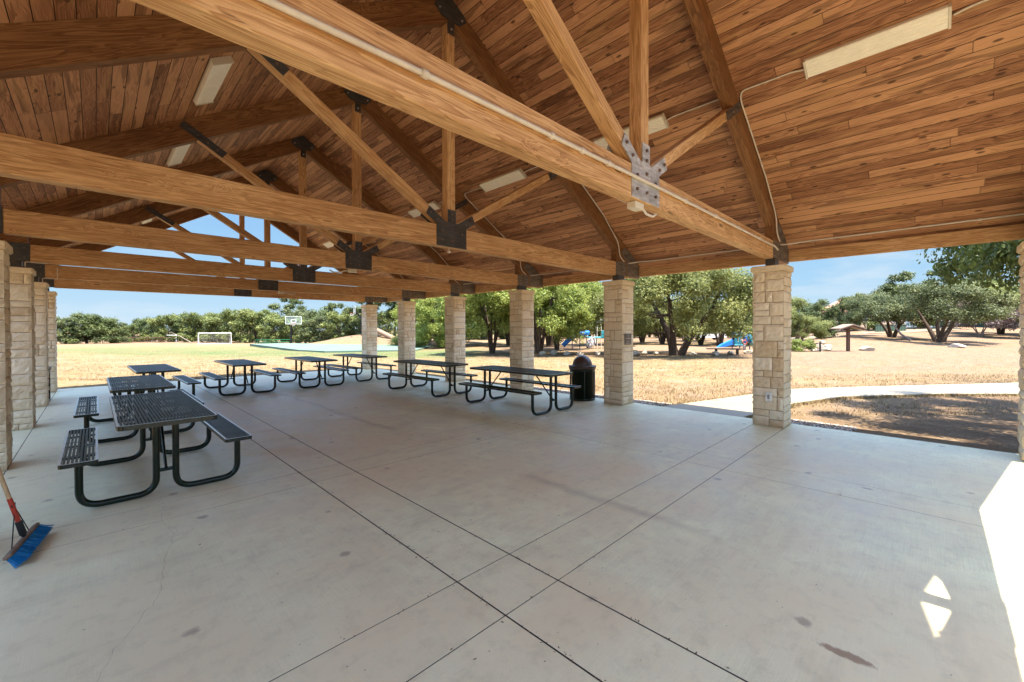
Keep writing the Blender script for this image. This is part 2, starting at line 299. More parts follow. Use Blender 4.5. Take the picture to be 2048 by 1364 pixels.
BRONZE = plain('bronze plaque', (0.10, 0.082, 0.07), 0.4, 0.4)
BRONZEL = plain('raised plaque metal', (0.45, 0.38, 0.31), 0.4, 0.4)
MEMB = plain('grey roofing', (0.16, 0.14, 0.12), 0.9)
MOTTLE = NM('mottled climbing panel', 0.6); MOTTLE.color(MOTTLE.ramp(MOTTLE.noise(MOTTLE.co(), 5, 3, 0.6), [(0.42, (0.10, 0.10, 0.11)), (0.52, (0.62, 0.62, 0.64))])); MOTTLE = MOTTLE.m
GLASSB = NM('clear backboard', 0.1, 0, 0.5); GLASSB.color((0.4, 0.5, 0.5)); GLASSB.p.inputs['Alpha'].default_value = 0.15; GLASSB = GLASSB.m
GRASSB = NM('straw blades', 0.9, 0, 0.1); GRASSB.color(GRASSB.ramp(GRASSB.isl(), [(0.0, (0.15, 0.10, 0.05)), (0.6, (0.30, 0.22, 0.11)), (0.93, (0.40, 0.32, 0.18)), (1.0, (0.16, 0.17, 0.06))])); GRASSB = GRASSB.m
PEB = NM('gravel stones', 0.9, 0, 0.2); PEB.color(PEB.ramp(PEB.isl(), [(0.0, (0.16, 0.13, 0.11)), (0.5, (0.38, 0.33, 0.28)), (1.0, (0.66, 0.60, 0.52))])); PEB = PEB.m

# ------------------------------------------------------------------ mesh helpers
class MB:
    def __init__(s): s.v = []; s.f = []; s.mi = []; s.sm = []
    def add(s, vs, fs, mi=0, sm=False):
        b = len(s.v); s.v += [tuple(p) for p in vs]; s.f += [tuple(i + b for i in f) for f in fs]; s.mi += [mi] * len(fs); s.sm += [sm] * len(fs)
    def box(s, a, b, mi=0, M=None):
        (x0, y0, z0), (x1, y1, z1) = a, b
        P = [Vector(p) for p in [(x0, y0, z0), (x1, y0, z0), (x1, y1, z0), (x0, y1, z0), (x0, y0, z1), (x1, y0, z1), (x1, y1, z1), (x0, y1, z1)]]
        if M: P = [M @ p for p in P]
        s.add(P, [(0, 3, 2, 1), (4, 5, 6, 7), (0, 1, 5, 4), (1, 2, 6, 5), (2, 3, 7, 6), (3, 0, 4, 7)], mi)
    def bbox(s, a, b, c=0.004, mi=0, M=None):      # box with chamfered edges
        bm = bmesh.new(); bmesh.ops.create_cube(bm, size=1)
        sz = [b[i] - a[i] for i in range(3)]; ce = [(b[i] + a[i]) / 2 for i in range(3)]
        for v in bm.verts: v.co = Vector([v.co[i] * sz[i] + ce[i] for i in range(3)])
        bmesh.ops.bevel(bm, geom=bm.edges[:], offset=min(c, min(sz) * 0.45), segments=1, affect='EDGES')
        bm.verts.index_update(); V = [M @ v.co if M else v.co.copy() for v in bm.verts]
        s.add(V, [[v.index for v in f.verts] for f in bm.faces], mi); bm.free()
    def prism(s, poly, y0, y1, mi=0, M=None):      # polygon in x,z extruded along y
        n = len(poly); P = [Vector((x, y0, z)) for x, z in poly] + [Vector((x, y1, z)) for x, z in poly]
        if M: P = [M @ p for p in P]
        s.add(P, [tuple(range(n)), tuple(range(2 * n - 1, n - 1, -1))] + [(i + n, (i + 1) % n + n, (i + 1) % n, i) for i in range(n)], mi)
    def tube(s, pts, rad, n=8, mi=0, cap=True, sm=True):
        pts = [Vector(p) for p in pts]; m = len(pts); rs = rad if isinstance(rad, (list, tuple)) else [rad] * m
        V = []; prev = None
        for i, p in enumerate(pts):
            t = (pts[min(i + 1, m - 1)] - pts[max(i - 1, 0)]).normalized()
            if prev is None: a = t.orthogonal().normalized()
            else: a = (prev - t * prev.dot(t)); a = a.normalized() if a.length > 1e-6 else t.orthogonal().normalized()
            prev = a; b = t.cross(a)
            for k in range(n):
                an = 2 * math.pi * k / n; V.append(p + (a * math.cos(an) + b * math.sin(an)) * rs[i])
        Fs = [(i * n + k, i * n + (k + 1) % n, (i + 1) * n + (k + 1) % n, (i + 1) * n + k) for i in range(m - 1) for k in range(n)]
        s.add(V, Fs, mi, sm)
        if cap: s.add(V[:n], [tuple(range(n - 1, -1, -1))], mi); s.add(V[-n:], [tuple(range(n))], mi)
    def lathe(s, prof, n=32, mi=0, c=(0, 0, 0), sm=True):
        V = [(c[0] + r * math.cos(2 * math.pi * k / n), c[1] + r * math.sin(2 * math.pi * k / n), c[2] + z) for r, z in prof for k in range(n)]
        s.add(V, [(i * n + k, i * n + (k + 1) % n, (i + 1) * n + (k + 1) % n, (i + 1) * n + k) for i in range(len(prof) - 1) for k in range(n)], mi, sm)
    def mesh(s, name, mats):
        me = bpy.data.meshes.new(name); me.from_pydata(s.v, [], s.f)
        for m in (mats if isinstance(mats, (list, tuple)) else [mats]): me.materials.append(m)
        me.polygons.foreach_set('material_index', s.mi); me.polygons.foreach_set('use_smooth', s.sm); me.update(); return me
    def build(s, name, mats, parent=None, loc=None, mat=None):
        o = bpy.data.objects.new(name, s.mesh(name, mats)); col.objects.link(o)
        if parent: o.parent = parent
        if loc: o.location = loc
        if mat: o.matrix_local = mat
        return o

def tag(o, label=None, cat=None, group=None, kind=None):
    if label: o['label'] = label
    if cat: o['category'] = cat
    if group: o['group'] = group
    if kind: o['kind'] = kind
    return o
def empty(name, loc, rz=0, **k):
    o = bpy.data.objects.new(name, None); col.objects.link(o); o.location = loc; o.rotation_euler = (0, 0, rz); o.empty_display_size = 0.2
    return tag(o, **k)
def copy_tree(o, parent=None):
    c = o.copy(); col.objects.link(c); c.parent = parent
    for ch in list(o.children): copy_tree(ch, c)
    return c
def rot(a, axis='Z'): return Matrix.Rotation(a, 4, axis)
def T(x, y, z): return Matrix.Translation((x, y, z))
def arc(pts, r, n=6):      # round the corners of a polyline
    P = [Vector(p) for p in pts]; out = [P[0]]
    for i in range(1, len(P) - 1):
        a = (P[i - 1] - P[i]); b = (P[i + 1] - P[i]); rr = min(r, a.length * 0.49, b.length * 0.49); a.normalize(); b.normalize()
        s, e = P[i] + a * rr, P[i] + b * rr
        for k in range(n + 1):
            t = k / n; out.append((1 - t) ** 2 * s + 2 * t * (1 - t) * P[i] + t * t * e)
    return out + [P[-1]]

# ------------------------------------------------------------------ ground
def ss(a, b, x):
    t = np.clip((x - a) / (b - a), 0, 1); return t * t * (3 - 2 * t)
def uD(x, y): return 0.709 * x - 0.705 * y, 0.705 * x + 0.709 * y
def at(px, D):
    u = (px - 1024) / 838.7 * D; return 0.705 * D + 0.709 * u, 0.709 * D - 0.705 * u
MOUND = [(*at(738, 60), 1.45, 6.2), (*at(850, 54), 0.55, 6.0), (*at(700, 62), 0.2, 3.0)]
def hgt(x, y):
    x = np.asarray(x, float); y = np.asarray(y, float); u, D = uD(x, y); Ds = np.maximum(D, 4); t = u / Ds
    z = -0.06 - np.minimum(1.2, 0.0105 * np.maximum(0, D - 16)) * ss(0.05, -0.35, t)
    z = z + np.minimum(1.8, 0.06 * np.maximum(0, D - 35)) * ss(0.62, 0.85, t)
    for mx, my, mh, mr in MOUND: z = z + mh * np.exp(-((x - mx) ** 2 + (y - my) ** 2) / (mr * mr))
    z = z + 0.03 * np.sin(x * 0.7 + 1.3) * np.sin(y * 0.6) * ss(14, 24, D)
    return np.where(D < 4, -0.06, z)
def gz(x, y): return float(hgt(x, y))
def axis(lo, hi, st, far):
    a = list(np.arange(lo, hi, st)); s = st; x = a[-1]
    while x < far: s *= 1.25; x += s; a.append(x)
    s = st; x = a[0]; b = []
    while x > -far: s *= 1.25; x -= s; b.append(x)
    return np.array(b[::-1] + a)
ax, ay = axis(-10, 115, 0.9, 2500), axis(-25, 130, 0.9, 2500)
gx, gy = np.meshgrid(ax, ay, indexing='ij'); gzv = hgt(gx, gy)
nx, ny = gx.shape; co = np.stack([gx, gy, gzv], -1).reshape(-1, 3)
ii, jj = np.meshgrid(np.arange(nx - 1), np.arange(ny - 1), indexing='ij'); b0 = (ii * ny + jj).ravel()
fc = np.stack([b0, b0 + ny, b0 + ny + 1, b0 + 1], -1)
def np_mesh(name, co, fc, mats, smooth=False, attrs={}, fattrs={}):
    me = bpy.data.meshes.new(name); n, k = fc.shape
    me.vertices.add(len(co)); me.vertices.foreach_set('co', np.ascontiguousarray(co, dtype=np.float32).ravel())
    me.loops.add(n * k); me.loops.foreach_set('vertex_index', fc.astype(np.int32).ravel())
    me.polygons.add(n); me.polygons.foreach_set('loop_start', (np.arange(n) * k).astype(np.int32))
    me.update(calc_edges=True)
    if smooth: me.polygons.foreach_set('use_smooth', np.ones(n, bool))
    for a, v in attrs.items(): at_ = me.attributes.new(a, 'FLOAT', 'POINT'); at_.data.foreach_set('value', v.astype(np.float32).ravel())
    for a, v in fattrs.items(): at_ = me.attributes.new(a, 'FLOAT', 'FACE'); at_.data.foreach_set('value', v.astype(np.float32).ravel())
    for m in mats: me.materials.append(m)
    return me
U, D_ = uD(gx, gy); Tt = U / np.maximum(D_, 4)
wob = np.sin(gx * 0.45) * 1.5 + np.sin(gy * 0.31 + 1) * 1.5
green = ss(30, 36, D_ + wob) * ss(58, 48, D_) * ss(-0.15, -0.45, Tt) * 0.8 + ss(25, 29, D_ + wob * 0.6) * ss(39, 35, D_ + wob * 0.5) * ss(0.06, -0.1, Tt) * ss(-0.95, -0.6, Tt)
green += 0.45 * np.exp(-(((D_ - 10.6) / 0.9) ** 2 + ((Tt - 0.78) / 0.09) ** 2)) + 0.3 * np.exp(-(((D_ - 12.0) / 0.8) ** 2 + ((Tt - 1.2) / 0.14) ** 2))
green += 0.5 * ss(45, 50, D_) * ss(0.55, 0.7, Tt) * ss(0.9, 0.8, Tt)
dirt = ss(13.5, 17.5, D_ + wob * 0.4) * ss(0.45, 0.62, Tt) + ss(29.5, 32, D_ + wob * 0.2) * ss(44, 41, D_) * ss(-0.15, 0.0, Tt) + 0.55 * ss(56, 64, D_) + 0.5 * ss(13.5, 12.0, D_) * ss(7.5, 8.2, gx)
for mx, my, mh, mr in MOUND: dirt = dirt + 1.2 * np.exp(-((gx - mx) ** 2 + (gy - my) ** 2) / (mr * mr))
mulch = ss(24.0, 25.5, D_ + wob * 0.25) * ss(31, 29.5, D_ + wob * 0.2) * ss(-0.14, -0.04, Tt) * ss(0.60, 0.55, Tt)
mulch += 0.85 * ss(8.3, 9.2, gx) * ss(2.0, 0.6, gy + 0.12 * (gx - 9)) * ss(26, 17, gx) * (gy > -30)
mulch += 0.55 * ss(44, 50, D_) * ss(0.0, 0.2, Tt) * ss(0.62, 0.5, Tt)
g = np_mesh('ground', co, fc, [GROUND], True, dict(green=np.clip(green, 0, 1), dirt=np.clip(dirt, 0, 1), mulch=np.clip(mulch, 0, 1)))
o = bpy.data.objects.new('ground', g); col.objects.link(o); tag(o, kind='structure')

# slab with saw-cut and formed joints
XL, XR, CW = -0.957, 8.048, 0.222
xs = [-1.24, XL + 0.0, 1.62, 2.085, 5.06, 5.545, 8.31]; xs = [-1.24, -0.735, 1.62, 2.085, 5.06, 5.545, 8.31]
ys = [-1.36]
for i in range(7):
    yc = YT1 + (i - 1) * SP; ys += [yc - CW, yc + CW]
ys += [17.0]; ys[1] = -1.22
m = MB(); gx_ = {1: 0.008, 2: 0.0105, 3: 0.0105, 4: 0.007, 5: 0.006}
for i in range(len(xs) - 1):
    for j in range(len(ys) - 1):
        hx0, hx1 = gx_.get(i, 0) / 2, gx_.get(i + 1, 0) / 2; hy0 = 0.0032 if j else 0; hy1 = 0.0032 if j < len(ys) - 2 else 0
        m.bbox((xs[i] + hx0, ys[j] + hy0, -0.13), (xs[i + 1] - hx1, ys[j + 1] - hy1, 0), 0.0012)
m.box((-1.22, -1.34, -0.14), (8.29, 16.98, -0.0012), 1)
def crack(pts, wd):
    rc = random.Random(len(pts)); P = []
    for (x0, y0), (x1, y1) in zip(pts, pts[1:]):
        k = max(2, int(math.hypot(x1 - x0, y1 - y0) / 0.035))
        for i in range(k): f = i / k; P.append((x0 + (x1 - x0) * f + rc.uniform(-0.011, 0.011), y0 + (y1 - y0) * f + rc.uniform(-0.006, 0.006)))
    V = []
    for x, y in P: q = wd * rc.uniform(0.3, 1.0); V += [(x - q, y, 0.0012), (x + q, y, 0.0012)]
    m.add(V, [(2 * i, 2 * i + 1, 2 * i + 3, 2 * i + 2) for i in range(len(P) - 1)], 1)
crack([(0.44, 4.95), (0.39, 4.6), (0.43, 4.2), (0.33, 3.75), (0.27, 3.3), (0.13, 3.05), (0.06, 2.9), (-0.03, 2.6)], 0.0006)
crack([(0.2, 6.6), (0.32, 6.3), (0.28, 6.05), (0.4, 5.75)], 0.0006)
tag(m.build('floor', [SLAB, SOIL]), kind='structure')
# concrete walk curving away to the right
Wl = [(8.33, 3.98), (9.9, 3.56), (11.48, 3.14), (13.1, 2.72), (15.5, 1.06), (19.25, -1.78), (22.8, -4.6), (28, -9), (36, -15.5)]
Wr = [(8.33, 2.43), (9.6, 2.27), (10.71, 2.1), (12.5, 1.5), (14.48, 0.04), (15.99, -1.51), (19, -4.4), (24.5, -9.8), (33, -18)]
m = MB(); n = len(Wl)
for i in range(n - 1):
    q = [Vector((*Wl[i], 0)), Vector((*Wr[i], 0)), Vector((*Wr[i + 1], 0)), Vector((*Wl[i + 1], 0))]
    c = sum(q, Vector()) / 4; q = [p + (c - p).normalized() * 0.008 for p in q]
    z = -0.004
    m.add([(p.x, p.y, -0.10) for p in q] + [(p.x, p.y, z) for p in q], [(0, 3, 2, 1), (4, 5, 6, 7), (0, 1, 5, 4), (1, 2, 6, 5), (2, 3, 7, 6), (3, 0, 4, 7)])
tag(m.build('path', WALK), kind='structure')
# pale road far off to the right
m = MB(); L = []
for px, d0, d1 in [(1500, 62, 68), (1580, 56, 63), (1660, 51, 57), (1740, 52, 57), (1830, 54, 59), (1920, 58, 63)]:
    for d in (d0, d1): x, y = at(px, d); L.append((x, y, gz(x, y) + 0.05))
m.add(L, [(2 * i, 2 * i + 2, 2 * i + 3, 2 * i + 1) for i in range(5)]); tag(m.build('road', WALK), kind='structure')
# court
cp = [at(500, 54), at(598, 37), at(650, 34.8), at(722, 35.6), at(830, 36), at(870, 47), at(790, 49), at(722, 52), at(558, 57)]
def sheet(name, poly, dz, mat, step=0.9):
    bm = bmesh.new(); bm.faces.new([bm.verts.new((x, y, 0)) for x, y in poly]); bmesh.ops.triangulate(bm, faces=bm.faces[:])
    for _ in range(4): bmesh.ops.subdivide_edges(bm, edges=bm.edges[:], cuts=1, use_grid_fill=True)
    for v in bm.verts: v.co.z = gz(v.co.x, v.co.y) + dz
    me = bpy.data.meshes.new(name); bm.to_mesh(me); bm.free(); me.materials.append(mat); o = bpy.data.objects.new(name, me); col.objects.link(o); return o
# the court is flat: average height
zc = sum(gz(x, y) for x, y in cp) / len(cp) + 0.12
m = MB(); m.add([(x, y, zc - 0.4) for x, y in cp] + [(x, y, zc) for x, y in cp], [tuple(range(8, -1, -1)), tuple(range(9, 18))] + [(i, (i + 1) % 9, (i + 1) % 9 + 9, i + 9) for i in range(9)])
tag(m.build('basketball_court', COURT), kind='structure')

# ------------------------------------------------------------------ pavilion
pav = empty('pavilion', (0, 0, 0), label='open timber picnic pavilion with gabled board ceiling on cream limestone columns', cat='pavilion')
ZU, SL, ZD = 5.876, 0.6, 6.225          # rafter underside and deck underside at the ridge line, slope
def stone_col(seed, hc=2.535):
    r = random.Random(seed); m = MB(); h = 0.222; core = h - 0.004
    m.box((-core, -core, 0), (core, core, hc), 1)
    def stone(a0, a1, z0, z1, face):
        g = 0.005; pr = r.uniform(0.010, 0.021); nu = max(3, int((a1 - a0) / 0.035)); nv = max(3, int((z1 - z0) / 0.035))
        a0 += g; a1 -= g; z0 += g; z1 -= g
        V = []; Fs = []; ph = r.uniform(0, 9)
        for j in range(nv + 1):
            for i in range(nu + 1):
                fa, fz = i / nu, j / nv; e = min(fa, 1 - fa, 1) * (a1 - a0); e2 = min(fz, 1 - fz) * (z1 - z0); ed = min(e, e2)
                d = h - 0.004 if ed < 1e-6 else h + pr * min(1, (ed / 0.022)) ** 0.6 + r.uniform(-0.004, 0.005) + 0.004 * math.sin(11 * fa + ph) * math.cos(7 * fz + ph)
                if ed < 1e-6: d = h + 0.001
                a = a0 + (a1 - a0) * fa + (r.uniform(-0.003, 0.003) if 0 < j < nv else 0); z = z0 + (z1 - z0) * fz + r.uniform(-0.002, 0.002)
                zz_ = z + (0.006 * math.sin(9 * a + ph) if 0 < j < nv else 0); z = zz_; V.append({0: (a, -d, z), 1: (d, a, z), 2: (-a, d, z), 3: (-d, -a, z)}[face])
        for j in range(nv):
            for i in range(nu): b = j * (nu + 1) + i; Fs.append((b, b + 1, b + nu + 2, b + nu + 1))
        # side skirts back to the core
        k = len(V); ring = [i for i in range(nu + 1)] + [(j) * (nu + 1) + nu for j in range(1, nv + 1)] + [nv * (nu + 1) + i for i in range(nu - 1, -1, -1)] + [j * (nu + 1) for j in range(nv - 1, 0, -1)]
        for i in ring:
            x, y, z = V[i]; q = {0: (x, -core + 0.004, z), 1: (core - 0.004, y, z), 2: (x, core - 0.004, z), 3: (-core + 0.004, y, z)}[face]; V.append(q)
        L = len(ring)
        for t in range(L): Fs.append((ring[t], k + t, k + (t + 1) % L, ring[(t + 1) % L]))
        m.add(V, Fs, 0)
    ext = h + 0.012
    for face in range(4):
        z = 0.0
        while z < hc - 0.01:
            ch = r.choice([0.10, 0.14, 0.18, 0.22, 0.27]); 
            if hc - z - ch < 0.08: ch = hc - z
            lo, hi = (-ext, ext) if face in (0, 2) else (-h + 0.002, h - 0.002)
            cuts = sorted(r.uniform(lo + 0.07, hi - 0.07) for _ in range(r.choice([0, 1, 1, 2]) if ch < 0.22 else r.choice([1, 2]))); cs = [lo]
            for c in cuts:
                if c - cs[-1] > 0.075: cs.append(c)
            cs.append(hi)
            for a, b in zip(cs, cs[1:]):
                if ch > 0.19 and b - a < 0.3 and r.random() < 0.5:
                    k = z + ch * r.uniform(0.35, 0.65); stone(a, b, z, k, face); stone(a, b, k, z + ch, face)
                else: stone(a, b, z, z + ch, face)
            z += ch
    return m
def cap_mesh(seed):
    r = random.Random(seed); bm = bmesh.new(); bmesh.ops.create_cube(bm, size=1)
    for v in bm.verts: v.co = Vector((v.co.x * 0.515, v.co.y * 0.515, v.co.z * 0.098))
    bmesh.ops.bevel(bm, geom=bm.edges[:], offset=0.014, segments=2, affect='EDGES'); bmesh.ops.subdivide_edges(bm, edges=bm.edges[:], cuts=3, use_grid_fill=True)
    for v in bm.verts: v.co += Vector((r.uniform(-1, 1), r.uniform(-1, 1), r.uniform(-1, 1) * 0.5)) * 0.0035
    me = bpy.data.meshes.new('capstone'); bm.to_mesh(me); bm.free(); me.materials.append(STONE); return me
caps = [cap_mesh(i) for i in range(3)]
for side, X in ((0, XL), (1, XR)):
    for i in range(7):
        y = YT1 + (i - 1) * SP
        c = stone_col(100 + side * 20 + i).build('stone_column', [STONE, MORTAR], pav, (X, y, 0))
        k = bpy.data.objects.new('capstone', caps[i % 3]); col.objects.link(k); k.parent = c; k.location = (0, 0, 2.585); k.rotation_euler = (0, 0, (i % 4) * math.pi / 2)

MATS = {}
def beam(name, p0, p1, w, d, parent, mat=W_MAIN, ends=(0, 0)):
    """timber whose length runs along local X; w = width (y), d = depth (perpendicular, up)"""
    p0, p1 = Vector(p0), Vector(p1); L = (p1 - p0).length; x = (p1 - p0).normalized(); y = Vector((0, 1, 0)) if abs(x.y) < 0.9 else Vector((-1, 0, 0)); z = x.cross(y)
    if z.z < 0 or (abs(z.z) < 0.1 and z.x > 0): z = -z; y = z.cross(x)
    Mx = Matrix((x, y, z)).transposed().to_4x4(); Mx.translation = p0
    m = MB(); m.bbox((0, -w / 2, -d / 2), (L, w / 2, d / 2), 0.006); o = m.build(name, mat, parent, mat=Mx); MATS[o.name] = Mx; return o
def slope_pt(x, off): return ZU - SL * abs(x - XK) + off
def bolts(m, pts, y, r=0.017, mi=1, h=0.02):
    s = -1 if h > 0 else 1
    for x, z in pts:
        m.tube([(x, y, z), (x, y - h, z)], [r, r * 0.85], 8, mi, True, False)
def plate(poly, y, th, bl, parent, light=False, br=0.016):
    m = MB(); m.prism(poly, y - th / 2, y + th / 2) if y > 0 else m.prism(poly, y - th / 2, y + th / 2)
    for sgn in (1,):
        bolts(m, bl, y + (th / 2 if y > 0 else -th / 2), br, 1, -0.016 if y > 0 else 0.016)
    return m.build('gusset_plate', [STEEL_LIT if light else STEEL, BOLT], parent)
TW = 0.13
ct, st_ = math.cos(math.atan(SL)), math.sin(math.atan(SL))
for ti in range(7):
    y = YT1 + (ti - 1) * SP; lt = ti <= 1
    ch = beam('bottom_chord', (XL + 0.21, y, 2.746 + 0.145), (XR - 0.21, y, 2.746 + 0.145), TW, 0.29, pav)
    Mi = MATS[ch.name].inverted()
    def onto(o): o.matrix_local = Mi @ T(0, y, 0)
    # central gusset plates, front and back
    arm = [(-0.255, 2.75), (0.255, 2.75), (0.255, 3.045), (0.42, 3.15), (0.365, 3.255), (0.10, 3.09), (0.068, 3.09), (0.068, 3.27), (-0.068, 3.27), (-0.068, 3.09), (-0.10, 3.09), (-0.365, 3.255), (-0.42, 3.15), (-0.255, 3.045)]
    arm = [(XK + a, b) for a, b in arm]
    bl = [(XK + a, b) for a, b in [(-0.17, 2.83), (0, 2.83), (0.17, 2.83), (-0.17, 2.95), (0, 3.0), (0.17, 2.95), (0, 3.12), (0, 3.21), (-0.25, 3.10), (0.25, 3.10), (-0.35, 3.18), (0.35, 3.18)]]
    for yy in (-TW / 2 - 0.004, TW / 2 + 0.004): onto(plate(arm, yy, 0.008, bl, ch, lt))
    # end plates of the chord and knife plate to the column
    for sx in (-1, 1):
        Xc = XR if sx > 0 else XL; a, b = Xc - 0.21 * sx, Xc + 0.20 * sx; lo, hi = min(a, b), max(a, b)
        for yy in (-TW / 2 - 0.004, TW / 2 + 0.004):
            pl = plate([(lo, 2.762), (hi, 2.762), (hi, 3.045), (lo, 3.045)], yy, 0.008, [(lo + 0.06, 2.82), (lo + 0.06, 2.98), (hi - 0.06, 2.82), (hi - 0.06, 2.98)], ch, lt, 0.012); onto(pl)
            pl.name = 'end_plate'
            if sx > 0: pl.data.materials[0] = STEEL_LIT_R
        m = MB(); m.box((Xc - 0.12, -0.07, 2.632), (Xc + 0.12, 0.07, 2.756)); m.box((Xc - 0.16, -0.10, 2.634), (Xc + 0.16, 0.10, 2.644)); q = m.build('column_bracket', STEEL, ch); onto(q)
    # rafters with heel block
    for sx in (-1, 1):
        xe = XK + sx * 5.305
        d = (ZD - ZU) * ct - 0.004
        p0 = Vector((XK + sx * 0.004, y, slope_pt(XK, (ZD - ZU) / 2 - 0.003))); p1 = Vector((xe, y, slope_pt(xe, (ZD - ZU) / 2 - 0.003)))
        x = (p1 - p0).normalized(); yv = Vector((0, 1, 0)); z = x.cross(yv)
        if z.z < 0: z = -z; yv = z.cross(x)
        Mx = Matrix((x, yv, z)).transposed().to_4x4(); Mx.translation = p0; Iv = Mx.inverted()
        # outline in world x,z: plumb cuts, heel filled down to the column
        Xc = XR if sx > 0 else XL
        ol = [(XK + sx * 0.002, slope_pt(XK, 0)), (Xc - sx * 0.19, slope_pt(Xc - sx * 0.19, 0)), (Xc - sx * 0.19, 3.05), (Xc + sx * 0.208, 3.05), (Xc + sx * 0.208, 2.762), (xe, 2.762), (xe, slope_pt(xe, ZD - ZU - 0.004)), (XK + sx * 0.002, slope_pt(XK, ZD - ZU - 0.004))]
        pts = [Iv @ Vector((a, y, b)) for a, b in ol]; m = MB(); n = len(pts)
        V = [Vector((p.x, -TW / 2 + 0.003, p.z)) for p in pts] + [Vector((p.x, TW / 2 - 0.003, p.z)) for p in pts]
        m.add(V, [tuple(range(n)), tuple(range(2 * n - 1, n - 1, -1))] + [(i + n, (i + 1) % n + n, (i + 1) % n, i) for i in range(n)])
        ra = m.build('rafter', W_RAFT_SHADE, pav, mat=Mx)
        hp = [(Xc + sx * 0.245, 2.768), (Xc + sx * 0.80, 2.768), (Xc + sx * 0.80, 3.00), (Xc + sx * 0.55, 3.18), (Xc + sx * 0.30, 3.33), (Xc + sx * 0.13, 3.37), (Xc + sx * 0.0, 3.26), (Xc + sx * 0.12, 3.16), (Xc + sx * 0.245, 3.045)]
        hb = [(Xc + sx * a, b) for a, b in [(0.31, 2.82), (0.31, 2.98), (0.5, 2.82), (0.5, 2.98), (0.72, 2.82), (0.72, 2.96), (0.42, 3.12), (0.25, 3.2), (0.12, 3.28)]]
        for yy in (-TW / 2 - 0.0035, TW / 2 + 0.0035):
            pl = plate(hp, yy, 0.006, hb, ra, False, 0.012); pl.name = 'heel_plate'; pl.matrix_local = Iv @ T(0, y, 0)
            if sx > 0: pl.data.materials[0] = STEEL_LIT_R
    kp = beam('king_post', (XK, y, 3.04), (XK, y, ZU + 0.03), TW - 0.008, 0.138, pav)
    Ki = MATS[kp.name].inverted()
    ap = [(-0.225, 6.03), (-0.075, 5.90), (-0.058, 5.90), (-0.058, 5.72), (0.058, 5.72), (0.058, 5.90), (0.075, 5.90), (0.225, 6.03), (0.30, 6.03 + 0.0), (0.19, 6.09), (0.0, 6.215), (-0.19, 6.09), (-0.30, 6.03)]
    ap = [(-0.27, 5.99), (-0.15, 5.885), (-0.058, 5.885), (-0.058, 5.70), (0.058, 5.70), (0.058, 5.885), (0.15, 5.885), (0.27, 5.99), (0.235, 6.072), (0.0, 6.212), (-0.235, 6.072)]
    ap = [(XK + a, b) for a, b in ap]; ab = [(XK + a, b) for a, b in [(-0.19, 5.98), (0.19, 5.98), (0, 5.77)]]
    for yy in (-TW / 2 - 0.004, TW / 2 + 0.004):
        pl = plate(ap, yy, 0.007, ab, kp, False, 0.015); pl.name = 'apex_plate'; pl.matrix_local = Ki @ T(0, y, 0); pl.data.materials[1] = BOLTP
    for sx in (-1, 1):
        a = (XK + sx * 0.10, y, 2.99 + 0.055); xe = XK + sx * 2.40; ze = 3.045 + 0.60 * 2.30; 
        wb = beam('web_brace', (XK + sx * 0.10, y, 3.045), (XK + sx * 2.64, y, 3.045 + 0.612 * 2.54), TW - 0.012, 0.112, pav)
        Wi = MATS[wb.name].inverted(); k = 0.612
        def wp(t, o): return (XK + sx * (0.10 + t), 3.045 + k * t + o)
        poly = [wp(2.04, -0.066), wp(2.56, -0.066), wp(2.505, 0.064), wp(1.98, 0.064)]
        for yy in (-TW / 2 - 0.003, TW / 2 + 0.003):
            pl = plate(poly, yy, 0.006, [wp(2.1, 0), wp(2.22, 0), wp(2.34, 0)], wb, False, 0.014); pl.name = 'strap_plate'; pl.matrix_local = Wi @ T(0, y, 0)
# roof deck (boards under, roofing above)
Y0, Y1_ = -1.625, 17.12
m = MB(); xe = 5.40
for sx in (-1, 1):
    zt = 0.05
    P = [(XK, ZD), (XK + sx * xe, ZD - SL * xe), (XK + sx * xe, ZD - SL * xe + zt), (XK, ZD + zt)]
    m.prism(P, Y0, Y1_, 0)
dk = m.build('roof_deck', DECK, pav)
m = MB()
for sx in (-1, 1): m.prism([(XK, ZD + 0.053), (XK + sx * (xe + 0.05), ZD + 0.053 - SL * (xe + 0.05)), (XK + sx * (xe + 0.05), ZD + 0.09 - SL * (xe + 0.05)), (XK, ZD + 0.09)], Y0 - 0.05, Y1_ + 0.05)
m.build('roof_covering', MEMB, pav)
for yy in (Y0 - 0.022, Y1_ + 0.022):
    for sx in (-1, 1):
        p0 = (XK + sx * 0.01, yy, ZD - 0.02); p1 = (XK + sx * (xe - 0.02), yy, ZD - 0.02 - SL * (xe - 0.02)); beam('rake_board', p0, p1, 0.04, 0.13, pav)
for sx in (-1, 1):      # rim beams between the rafter tails
    Xb = XK + sx * 5.30
    for i in range(-1, 7):
        ya = YT1 + (i - 1) * SP + TW / 2 if i >= 0 else Y0 + 0.01; yb = YT1 + i * SP - TW / 2 if i < 6 else Y1_ - 0.01
        beam('rim_beam', (Xb, ya + 0.008, 2.895), (Xb, yb - 0.008, 2.895), 0.075, 0.20, pav)

